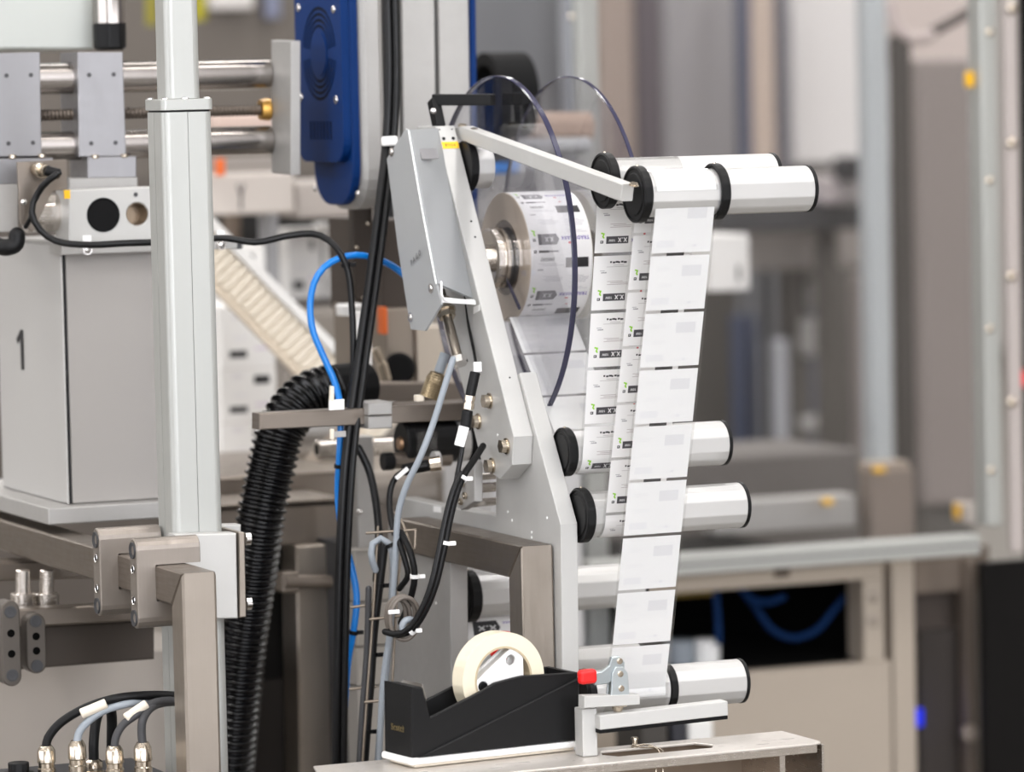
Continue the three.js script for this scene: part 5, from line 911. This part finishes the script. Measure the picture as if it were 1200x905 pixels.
// ---------------------------------------------------------------- stainless base machine with an open bay at lower right
{
  const z = -1.6, m = thing('base_machine', 'beige grey stainless machine base with a dark open bay, below the guard rail', 'machine');
  const S = std(0xa79c8f, 0.5, 0.25), x0 = V(0.7296, 0.6398, -1.6).x, xa = V(1.2912, 0.6022, -1.6).x, xb = V(1.3287, 0.5996, -1.6).x, xc = V(1.3443, 0.5986, -1.6).x, xd = V(1.3851, 0.5959, -1.6).x;
  const Y = [V(1.1196, 0.673, -1.6).y, V(1.1187, 0.6303, -1.6).y, V(1.116, 0.495, -1.6).y, 0];
  part(m, 'top_beam', box(x0, xb, Y[1], Y[0], z - 0.06, z, 0.003), S);
  part(m, 'beam_edge', box(x0, xb, Y[0] - 0.016, Y[0] - 0.012, z, z + 0.003, 0), M.steel);
  part(m, 'beam_joint', pb(V(1.1299, 0.6741, -1.596), V(1.1569, 0.6448, -1.596), 0.03), std(0x5d534a, 0.5, 0.5));
  part(m, 'bay_post', box(xa, xb, Y[2], Y[1], z - 0.06, z, 0.003), S);
  for (const p of [V(1.3094, 0.601, -1.599), V(1.3087, 0.562, -1.599)]) place(part(m, 'cap', new THREE.SphereGeometry(0.011, 14, 8).scale(1, 0.3, 1), std(0x8f857a, 0.5)), p, V(0, 0, 1));
  part(m, 'outer_post', box(xc, xd, 0, V(1.3675, 0.667, -1.6).y, z - 0.06, z, 0.003), S);
  part(m, 'lower_panel', box(x0, xc - 0.004, 0, Y[2], z - 0.03, z, 0.003), S, 'beige grey lower panel');
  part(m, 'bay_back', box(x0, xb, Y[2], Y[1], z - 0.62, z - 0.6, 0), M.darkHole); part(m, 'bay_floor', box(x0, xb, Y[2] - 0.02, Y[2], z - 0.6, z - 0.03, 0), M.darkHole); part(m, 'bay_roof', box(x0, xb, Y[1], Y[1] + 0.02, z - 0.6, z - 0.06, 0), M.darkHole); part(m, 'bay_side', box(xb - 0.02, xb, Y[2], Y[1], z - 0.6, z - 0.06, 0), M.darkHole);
  part(m, 'yellow_rail', pb(V(0.9802, 0.6308, -1.66), V(1.0499, 0.615, -1.66), 0.02), std(0x6a560c, 0.6));
  for (const [a, l] of [[[V(1.1267, 0.6154, -1.7168), V(1.1412, 0.5983, -1.7093), V(1.1666, 0.5922, -1.6981), V(1.1901, 0.5999, -1.6887)], 'short blue hose bow at the top of the dark bay'], [[V(1.1533, 0.6038, -1.7591), V(1.1725, 0.5725, -1.7485), V(1.1929, 0.5411, -1.7374), V(1.222, 0.5264, -1.7239), V(1.2574, 0.5368, -1.7097), V(1.2847, 0.567, -1.7005), V(1.3052, 0.5917, -1.6937)], 'long blue hose hanging in a bow inside the dark bay'], [[V(1.0667, 0.6222, -1.6884), V(1.0685, 0.5807, -1.6844), V(1.0677, 0.5365, -1.6813)], 'upright blue hose at the left of the dark bay']]) cable('bay_hose', l, a, 0.0055, M.blueDark, 'hose');
  const k = thing('bay_canister', 'grey canister standing at the far left of the dark bay', 'canister'), k2 = thing('bay_canister', 'white canister standing in the dark bay beside the upright blue hose', 'canister');
  part(k, 'canister_body', rod(V(1.0317, 0.4837, -1.75), V(1.0327, 0.5342, -1.75), 0.026, 24), M.greyCable); part(k2, 'canister_body', rod(V(1.0652, 0.4847, -1.72), V(1.0663, 0.5365, -1.72), 0.021, 24), M.white);
  
  for (const [a, b, c, l] of [[V(0.7534, 0.4785, -1.3), V(0.7969, 0.445, -1.3), 0x3a3632, 'dark brown equipment box low behind the guide bar'], [V(0.8033, 0.4746, -1.3), V(0.8299, 0.4436, -1.3), 0x24252c, 'narrow blue black equipment box low behind the guide bar'], [V(0.832, 0.4723, -1.3), V(0.8731, 0.4402, -1.3), 0xd7d6d3, 'white equipment box low behind the end of the guide bar']]) part(thing('equipment_box', l, 'box'), 'unit', box(a.x, b.x, 0, a.y, a.z - 0.1, a.z, 0.003), std(c, 0.5));
}
{
  const c = thing('dark_cabinet', 'dark brown machine cabinet with a blue signal lamp and a latch at the right edge', 'cabinet');
  const d = std(0x4a413b, 0.5, 0.2), e = low(0x0c0a09, 0.7, 0.3);
  part(c, 'inner_door', pb(V(1.4661, 0.6154, -1.75), V(1.5694, 0.1918, -1.75), 0.03), d);
  part(c, 'door_panel', pb(V(1.4666, 0.5199, -1.73), V(1.5453, 0.1969, -1.73), 0.02), std(0x3a3430, 0.5, 0.2));
  part(c, 'door_edge', pb(V(1.5251, 0.6425, -1.68), V(1.547, 0.2041, -1.68), 0.03), std(0x6d6258, 0.5, 0.3));
  part(c, 'outer_door', pb(V(1.5239, 0.6411, -1.62), V(1.6593, 0.2032, -1.62), 0.02), e);
  part(c, 'header', pb(V(1.44, 0.6603, -1.7), V(1.5806, 0.587, -1.7), 0.05), std(0x6f645a, 0.5, 0.3));
  place(part(c, 'latch', [new THREE.CylinderGeometry(0.014, 0.014, 0.012, 16)], std(0xa2958a, 0.4, 0.5)), V(1.524, 0.3517, -1.675), V(0, 0, 1));
  part(c, 'signal_lamp', pb(V(1.4456, 0.3927, -1.716), V(1.4611, 0.3614, -1.716), 0.012, 0.003), new THREE.MeshStandardMaterial({ color: 0x0a1c80, emissive: 0x1030ff, emissiveIntensity: 0.5 }), 'glowing blue lamp');
  const l = new THREE.PointLight(0x1030ff, 0.002, 1); l.position.copy(V(1.4447, 0.3791, -1.7)); scene.add(l);
  const w = thing('side_machine', 'dark machine body beyond the right guard post', 'machine');
  part(w, 'body', pb(V(1.7731, 1.6565, -1.9), V(1.9126, 0.5899, -1.9), 0.02), low(0x120f0e, 0.7, 0.3)); part(w, 'red_button', rod(V(1.7632, 0.9188, -1.9), V(1.7405, 0.9221, -1.86), 0.014, 16), M.red);
}
// ---------------------------------------------------------------- machinery behind the clear panel, far out of focus
{
  const Q = (c, r = 0.6, m = 0.05) => std(c, r, m);
  const conv = thing('rear_conveyor', 'white conveyor rail with a beige gearbox behind the guard panel', 'conveyor');
  part(conv, 'rail', pb(V(1.2668, 0.7159, -2.1), V(1.5403, 0.6594, -2.1), 0.06, 0.004), M.aluminium);
  part(conv, 'gearbox', pb(V(1.569, 0.7597, -2.1), V(1.6577, 0.6175, -2.1), 0.05, 0.01), Q(0x80746b));
  part(conv, 'gearbox_lid', pb(V(1.5692, 0.7687, -2.1), V(1.6465, 0.7494, -2.1), 0.05, 0.004), Q(0x9a8d80));
  for (const [a, b] of [[V(1.5668, 0.7635, -2.07), V(1.5833, 0.7537, -2.07)], [V(1.4658, 0.7141, -2.07), V(1.4805, 0.7029, -2.07)], [V(1.6876, 0.6964, -2), V(1.699, 0.6719, -2)]]) part(conv, 'yellow_marker', pb(a, b, 0.02, 0.002), M.yellow);
  part(conv, 'bed', pb(V(1.208, 0.7562, -2.5), V(1.7578, 0.575, -2.5), 0.3, 0.01), Q(0x5f5a57));
  part(conv, 'end_block', pb(V(1.6918, 0.7008, -1.98), V(1.7131, 0.6638, -1.98), 0.05, 0.004), Q(0xb5aca4));
  const cart = thing('hanging_carton', 'white printed carton with a dark mark, beside the upper roller ends', 'carton');
  const f = V(1.3608, 1.1695, -2.3), e = V(1.4393, 1.0698, -2.3);
  part(cart, 'carton_body', pb(f, e, 0.12, 0.003), M.carton); part(cart, 'holder', rod(V((f.x + e.x) / 2, (f.y + e.y) / 2, f.z - 0.1), V((f.x + e.x) / 2, (f.y + e.y) / 2, -5.62), 0.012, 12), M.black); part(cart, 'dark_mark', pb(V(1.414, 1.1148, -2.298), V(1.4201, 1.0858, -2.298), 0.002, 0), M.greyDark);
  const far = [
    ['tall_cabinet', 'light grey tall cabinet far behind the clear panel', 926, -90, 1050, 190, -5.0, 0xd8d5d4, 0.8],
    ['machine_column', 'tan column far behind, between two dark ones', 886, -90, 911, 205, -4.6, 0xbcab9f, 0.2],
    ['machine_column', 'dark blue column left of the tan one', 868, -90, 887, 205, -4.9, 0x50566c, 0.2],
    ['machine_column', 'dark column right of the tan one', 911, -90, 928, 205, -4.9, 0x68666e, 0.2],
    ['background_machine', 'mid grey machine body far behind the top rollers', 778, -90, 872, 215, -5.2, 0x9f9c9e, 0.8],
    ['machine_column', 'dark brown column far behind, right of the clear discs', 746, -90, 780, 215, -5.1, 0x5e565c, 0.4],
    ['background_machine', 'brownish machine body far behind the clear discs', 700, -90, 748, 260, -5.0, 0x97887f, 0.5],
    ['background_machine', 'dark grey machine body far behind the blue column edge', 545, -90, 690, 230, -5.4, 0x717275, 0.8],
    ['machine_bench', 'dark horizontal bench deep behind the front roller end', 850, 238, 1025, 268, -4.2, 0x3a3a3d, 0.6],
    ['machine_bench', 'pale bench below the dark one', 845, 268, 1025, 312, -4.4, 0x9a938f, 0.6],
    ['background_machine', 'long dark grey machine body behind the label webs', 690, 200, 1026, 560, -5.6, 0x87898f, 1.0],
    ['machine_column', 'navy column in the dark grey machine body', 864, 370, 891, 530, -5.0, 0x46516e, 0.2],
    ['machine_column', 'pale grey column in the dark grey machine body', 899, 400, 936, 535, -4.9, 0xb4b6bd, 0.2],
    ['machine_column', 'short blue black column beside the pale grey one', 938, 365, 958, 520, -5.0, 0x585d70, 0.2],
    ['machine_column', 'brownish column left of the rear post', 1006, 320, 1024, 540, -4.8, 0x9d9491, 0.2],
    ['dark_pillar', 'dark olive pillar right of the rear post', 1054, 60, 1080, 620, -3.4, 0x3f3a36, 0.2],
    ['grey_door', 'grey brown sheet door between the rear post and the tall guard post', 1078, 70, 1146, 590, -3.2, 0x857c78, 0.1],
    ['light_housing', 'light housing top above the grey brown door', 1046, -90, 1146, 75, -3.6, 0xbfb2ac, 0.3],
  ];
  for (const [n, l, , , , , , , ] of far) void [n, l];
  const spots = [[V(2.8893, 1.8114, -5), V(3.1713, 1.2188, -5)], [V(2.5989, 1.7981, -4.6), V(2.643, 1.2079, -4.6)], [V(2.7057, 1.8089, -4.9), V(2.7371, 1.2012, -4.9)], [V(2.8044, 1.8082, -4.9), V(2.8318, 1.1984, -4.9)], [V(2.6418, 1.8209, -5.2), V(2.8488, 1.1726, -5.2)], [V(2.5216, 1.818, -5.1), V(2.5859, 1.182, -5.1)], [V(2.3717, 1.8152, -5), V(2.4642, 1.0942, -5)], [V(2.1936, 1.832, -5.4), V(2.5128, 1.1476, -5.4)], [V(2.3123, 1.1599, -4.2), V(2.6883, 1.0896, -4.2)], [V(2.397, 1.0947, -4.4), V(2.7918, 0.9937, -4.4)], [V(2.6036, 1.2067, -5.6), V(3.4145, 0.3719, -5.6)], [V(2.7259, 0.8554, -5), V(2.782, 0.5166, -5)], [V(2.7567, 0.796, -4.9), V(2.837, 0.5103, -4.9)], [V(2.8989, 0.8587, -5), V(2.9398, 0.5293, -5)], [V(2.9573, 0.9579, -4.8), V(2.991, 0.4986, -4.8)], [V(2.1426, 1.5226, -3.05), V(2.1752, 0.5335, -3.05)], [V(2.2724, 1.471, -3.2), V(2.3913, 0.5601, -3.2)], [V(2.4276, 1.7608, -3.6), V(2.6285, 1.4592, -3.6)]];
  const dims = [[0.15, 0xd8d5d4], [0.05, 0xbcab9f], [0.05, 0x50566c], [0.05, 0x68666e], [0.12, 0x9f9c9e], [0.06, 0x5e565c], [0.1, 0x97887f], [0.3, 0x717275], [0.15, 0x3a3a3d], [0.3, 0x9a938f], [0.3, 0x87898f], [0.05, 0x46516e], [0.05, 0xb4b6bd], [0.05, 0x585d70], [0.05, 0x9d9491], [0.05, 0x3f3a36], [0.1, 0x857c78], [0.06, 0xbfb2ac]];
  spots.forEach(([a, b], i) => {
    const t = thing(far[i][0], far[i][1], far[i][0].split('_')[1]), down = /tall|body|door|pillar|light_housing/.test(far[i][0]) ? b.y : b.y;
    part(t, 'body', box(a.x, b.x, b.y, a.y, a.z - dims[i][0], a.z, 0.01), Q(dims[i][1]));
    if (/bench/.test(far[i][0])) part(t, 'leg', box(b.x - 0.08, b.x - 0.04, 0, b.y, a.z - dims[i][0], a.z - dims[i][0] + 0.04, 0), Q(0x57534f));
    else part(t, 'plinth', box(a.x + 0.01, b.x - 0.01, 0, b.y, a.z - dims[i][0] + 0.02, a.z - 0.03, 0), Q(0x57534f));
  });
  const mon = thing('monitor', 'small dark screen standing on a pale box, in front of the light grey cabinet', 'monitor');
  part(mon, 'screen', pb(V(2.5762, 1.2563, -4.15), V(2.6358, 1.1987, -4.15), 0.04, 0.01), Q(0x2b2a2e)); part(mon, 'stand', pb(V(2.5925, 1.2, -4.15), V(2.6175, 1.1472, -4.15), 0.04, 0.005), Q(0x8a8686));
  const pale = thing('pale_box', 'pale box under the small dark screen', 'box'); part(pale, 'box_body', pb(V(2.551, 1.2029, -4.17), V(2.6671, 1.1491, -4.17), 0.2, 0.01), Q(0xb7aeb0)); part(pale, 'lid', pb(V(2.5468, 1.2107, -4.17), V(2.6723, 1.1973, -4.17), 0.2, 0.005), Q(0xc0b8b8));
  
  for (const [a, b, l] of [[V(2.7394, 0.9528, -4.6), V(2.7834, 0.8862, -4.6), 'uppermost blurred white canister left of the rear post'], [V(2.7195, 0.8626, -4.6), V(2.7722, 0.7732, -4.6), 'largest blurred white canister left of the rear post'], [V(2.7151, 0.6298, -4.6), V(2.7824, 0.5898, -4.6), 'lowest flat blurred white canister left of the rear post']]) part(thing('canister', l, 'canister'), 'canister_body', rod(V((a.x + b.x) / 2, b.y, a.z - 0.05), V((a.x + b.x) / 2, a.y, a.z - 0.05), (b.x - a.x) / 2, 20, 0.01), Q(0xaaa8a6));
  const hs = thing('door_hose', 'pale hose bow with a dark coupling at the top right behind the panel', 'hose');
  part(hs, 'hose', tube([V(1.8471, 1.5744, -2.5202), V(1.8514, 1.5428, -2.5159), V(1.8649, 1.522, -2.5086), V(1.8846, 1.5105, -2.4993), V(1.911, 1.5146, -2.4884)], 0.012, 30, 10), Q(0xb5a8a4)); part(hs, 'coupling', rod(V(1.9023, 1.5148, -2.4922), V(2.0347, 1.5611, -2.5485), 0.01, 16), Q(0x4a4340));
  part(things.find((t) => t.name === 'safety_guard'), 'yellow_tag', pb(V(1.4518, 1.4502, -1.52), V(1.4654, 1.4252, -1.52), 0.01, 0.003), M.yellow);
  const rg = thing('black_ring', 'large blurred black ring behind the top of the clear discs', 'ring');
  const rc = V(0.4636, 1.4328, -1.1); part(rg, 'ring_body', turned([[-0.03, 0.045], [-0.03, 0.062], [0.03, 0.062], [0.03, 0.045], [-0.03, 0.045]], V(rc.x, rc.y, rc.z), V(1, 0, 0), 48), M.blackSoft);
  part(rg, 'ring_holder', pb(V(0.4178, 1.4266, -1.15), V(0.5012, 1.3333, -1.15), 0.1, 0.01), Q(0x2a2827));
  const bc = thing('blue_coupling', 'blurred blue pipe sleeve seen through the clear disc', 'coupling'); part(bc, 'blue_sleeve', rod(V(0.4178, 1.3273, -1.13), V(0.4953, 1.3287, -1.13), 0.009, 20), M.blueTube);
  const pp = thing('rear_pipe', 'thick tan pipe seen through the clear discs', 'pipe'); part(pp, 'pipe_body', rod(V(0.5665, 1.383, -1.3), V(0.6859, 1.38, -1.3), 0.024, 24), Q(0xa58f80));
  const pq = thing('rear_pipe', 'thin grey pipe below the tan one, seen through the clear discs', 'pipe'); part(pq, 'pipe_body', rod(V(0.5445, 1.3561, -1.25), V(0.663, 1.3554, -1.25), 0.012, 20), Q(0xa8a8a8));
  const pt = thing('pedestal', 'pale grey machine pedestal behind the label roll', 'machine'); part(pt, 'bench', pb(V(0.4841, 1.3377, -1.25), V(0.6604, 1.2415, -1.25), 0.2, 0.01), Q(0x8f8d8c)); part(pt, 'column', box(V(0.5041, 1.2589, -1.27).x, V(0.6501, 1.2541, -1.27).x, 0, V(0.5041, 1.2589, -1.27).y, -1.47, -1.27, 0.01), Q(0xb3b2b2));
}
// ---------------------------------------------------------------- behind the left side: conveyor, cartons, posts
{
  const Q = (c, r = 0.6, m = 0.05) => std(c, r, m);
  const cv = thing('inclined_conveyor', 'cream slatted conveyor belt running down to the right behind the white post', 'conveyor');
  const a = V(0.0873, 1.2375, -1.3895), b = V(0.3332, 0.9422, -1.2622), d = b.clone().sub(a), L = d.length(), f = d.clone().normalize(), out = V(-0.25, 0.12, 1).normalize();
  const w = out.clone().cross(f).normalize(), n = f.clone().cross(w).normalize(), W = 0.05;      // w runs across the belt, n is its face
  const basis = (at) => new THREE.Matrix4().makeBasis(f, w, n).setPosition(at);
  part(cv, 'belt', box(0, L, -W / 2, W / 2, -0.02, 0, 0.002).applyMatrix4(basis(a)), M.cream);
  const g = boxUV(join(box(-0.0042, 0.0042, -W / 2 + 0.002, W / 2 - 0.002, 0, 0.006, 0.0012))), count = Math.floor(L / 0.0135);
  for (let i = 0; i < count; i++) { const m = new THREE.Mesh(g, M.cream); m.name = 'slat'; m.castShadow = m.receiveShadow = true; m.applyMatrix4(basis(a.clone().addScaledVector(f, 0.008 + i * 0.0135))); cv.add(m); }
  part(cv, 'side_guard', box(0, L, W / 2, W / 2 + 0.014, -0.02, 0.012, 0.002).applyMatrix4(basis(a)), M.carton);
  part(cv, 'side_guard', box(0, L, -W / 2 - 0.01, -W / 2, -0.02, 0.008, 0.002).applyMatrix4(basis(a)), std(0xd2c4b0, 0.6));
  part(cv, 'support', box(L * 0.86, L * 0.9, -0.9, -W / 2, -0.03, -0.01, 0).applyMatrix4(basis(a)), Q(0x9c8f82));
  // stacked cartons
  const cartons = [];
  const carton = (p, q, t, label, flip, group) => {
    const c = thing('carton', label, 'carton', group), w = q.x - p.x, h = p.y - q.y;
    part(c, 'carton_body', box(p.x, q.x, q.y, p.y, p.z - t, p.z, 0.002), M.carton);
    part(c, 'lid_seam', box(p.x + 0.001, q.x - 0.001, p.y - 0.004, p.y - 0.003, p.z - 0.01, p.z + 0.0006, 0), Q(0xb9b2aa));
    const mark = (x, y, a2, b2, col) => part(c, 'printed_patch', box(p.x + w * x, p.x + w * (x + a2), p.y - h * (y + b2), p.y - h * y, p.z - 0.002, p.z + 0.0005, 0), Q(col));
    mark(0.15, 0.72, 0.32, 0.12, 0x2e2d2f); mark(0.2, 0.12, 0.2, 0.1, 0xd5d2d2); mark(0.22, 0.48, 0.25, 0.07, 0xdad8d8); if (flip) mark(0.6, 0.17, 0.28, 0.16, 0x1f1e20); else mark(0.66, 0.16, 0.12, 0.14, 0x333133); mark(0.62, 0.68, 0.28, 0.04, 0xcdbfd0);
    return c;
  };
  carton(V(0.2002, 1.1192, -1.6), V(0.2873, 1.0254, -1.6), 0.14, 'topmost white printed carton of the stack behind the conveyor', false, 'white cartons in the stack');
  carton(V(0.1976, 1.0269, -1.6), V(0.2878, 0.9429, -1.6), 0.14, 'second white printed carton from the top of the stack, with a black bar', true, 'white cartons in the stack');
  carton(V(0.1966, 0.9449, -1.6), V(0.2841, 0.8604, -1.6), 0.14, 'lowest white printed carton of the stack beside the corrugated hose', true, 'white cartons in the stack');
  carton(V(0.2469, 1.2067, -1.75), V(0.3287, 1.1104, -1.75), 0.14, 'white carton higher up, half hidden by the cream conveyor', false);
  const far1 = carton(V(0.5311, 1.2125, -2.2), V(0.5918, 1.09, -2.2), 0.05, 'left one of the two white cartons behind the blue tube', false);
  const far2 = carton(V(0.5968, 1.2188, -2.2), V(0.6624, 1.0872, -2.2), 0.05, 'right one of the two white cartons behind the blue tube, under the motor', true);
  const sh = thing('carton_shelf', 'stainless roller table carrying the cartons behind the machine', 'table');
  part(sh, 'shelf_top', box(0.05, 0.6, V(0.237, 0.8604, -1.6).y - 0.02, V(0.237, 0.8617, -1.6).y, -1.95, -1.5, 0.002), Q(0x9b9288, 0.5, 0.3)); part(sh, 'leg', box(0.2, 0.24, 0, V(0.2369, 0.8565, -1.6).y - 0.02, -1.6, -1.56, 0.002), M.steel); part(sh, 'leg', box(0.55, 0.59, 0, V(0.2369, 0.8565, -1.6).y - 0.02, -1.6, -1.56, 0.002), M.steel);
  part(sh, 'back_ledge', pb(V(0.5004, 1.0943, -2.15), V(0.6671, 1.0689, -2.15), 0.3, 0.004), Q(0x4a4542));
  const bm = thing('overhead_beam', 'pale painted machine beam with a small dark emblem behind the linear slide', 'beam');
  part(bm, 'beam_body', pb(V(0.2823, 1.315, -1.9), V(0.4362, 1.2477, -1.9), 0.2, 0.006), Q(0xbdb5ae)); part(bm, 'beam_end', pb(V(0.4745, 1.2942, -2), V(0.673, 1.235, -2), 0.2, 0.006), Q(0xb3aba5));
  { const o = V(0.3372, 1.2971, -1.8985), s = V(0.3519, 1.2559, -1.8985), cx = (o.x + s.x) / 2, w = (s.x - o.x) / 2; part(bm, 'emblem', extZ([[cx - w, o.y], [cx - w * 0.5, o.y], [cx, o.y - 0.014], [cx + w * 0.5, o.y], [cx + w, o.y], [cx + w * 0.25, o.y - 0.02], [cx + w * 0.25, s.y], [cx - w * 0.25, s.y], [cx - w * 0.25, o.y - 0.02]], o.z - 0.001, o.z, 0), Q(0x4a4645)); }
  part(bm, 'upper_tray', pb(V(0.3225, 1.4086, -1.95), V(0.435, 1.3826, -1.95), 0.15, 0.006), Q(0xc9b3a8)); part(bm, 'upper_deck', pb(V(0.3143, 1.3383, -1.92), V(0.4453, 1.31, -1.92), 0.15, 0.004), Q(0x8d8680));
  part(bm, 'orange_lamp_cap', rod(V(0.2968, 1.3124, -1.86), V(0.2976, 1.3393, -1.86), 0.008, 16), M.orange);
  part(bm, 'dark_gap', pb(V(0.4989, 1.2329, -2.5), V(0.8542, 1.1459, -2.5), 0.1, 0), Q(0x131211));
  const ps = thing('slim_post', 'slim grey post under the pale beam, left of the two rear cartons', 'post'), ps2 = thing('slim_post', 'short brown post under the pale beam beside the white profile post', 'post');
  part(ps, 'post_body', pb(V(0.4441, 1.2442, -2.05), V(0.4634, 0.8094, -2.05), 0.05, 0.004), Q(0x9c9c9e)); part(ps2, 'post_body', pb(V(0.4352, 1.2413, -2.2), V(0.4512, 1.1697, -2.2), 0.05, 0.004), Q(0x6a5c50));
  const wu = thing('wall_unit', 'large taupe machine wall far behind the linear slide', 'machine');
  part(wu, 'wall_panel', pb(V(0.5354, 1.798, -4.2), V(1.5319, 1.2461, -4.2), 0.3, 0.01), Q(0x655e57)); part(wu, 'lower_panel', pb(V(0.5185, 1.2671, -4.2), V(1.69, 0.3118, -4.2), 0.3, 0.01), Q(0x57504a));
  part(wu, 'pale_sign', pb(V(1.0879, 1.6841, -4.15), V(1.1856, 1.6106, -4.15), 0.03, 0.005), Q(0xcfcac6)); part(wu, 'blue_sign', pb(V(1.2135, 1.6464, -4.15), V(1.2467, 1.588, -4.15), 0.03, 0.005), Q(0x74788c));
  const yp = thing('yellow_posts', 'blurred yellow post just left of the white profile post top', 'post'); part(yp, 'post_body', rod(V(0.7034, 1.5692, -3.4), V(0.7086, 1.7495, -3.4), 0.01, 20), Q(0x8a8218));
  const yq = thing('yellow_posts', 'blurred yellow post just right of the white profile post top', 'post'); part(yq, 'post_body', rod(V(0.8027, 1.5775, -3.4), V(0.8076, 1.7487, -3.4), 0.012, 20), Q(0xa39a18));
  const gm = thing('grey_machine', 'grey machine block behind the black cables and cartons', 'machine'); part(gm, 'body', pb(V(0.4452, 1.0844, -2), V(0.7829, 0.7596, -2), 0.3, 0.01), Q(0x8b847d)); part(gm, 'roller', rod(V(0.3704, 0.9182, -1.75), V(0.478, 0.9181, -1.75), 0.025, 32), M.aluminium); part(gm, 'roller', rod(V(0.3687, 0.8538, -1.75), V(0.4763, 0.8519, -1.75), 0.022, 32), M.steelH);
}

// ---------------------------------------------------------------- done
for (const t of things) settle(t);
renderer.render(scene, camera);
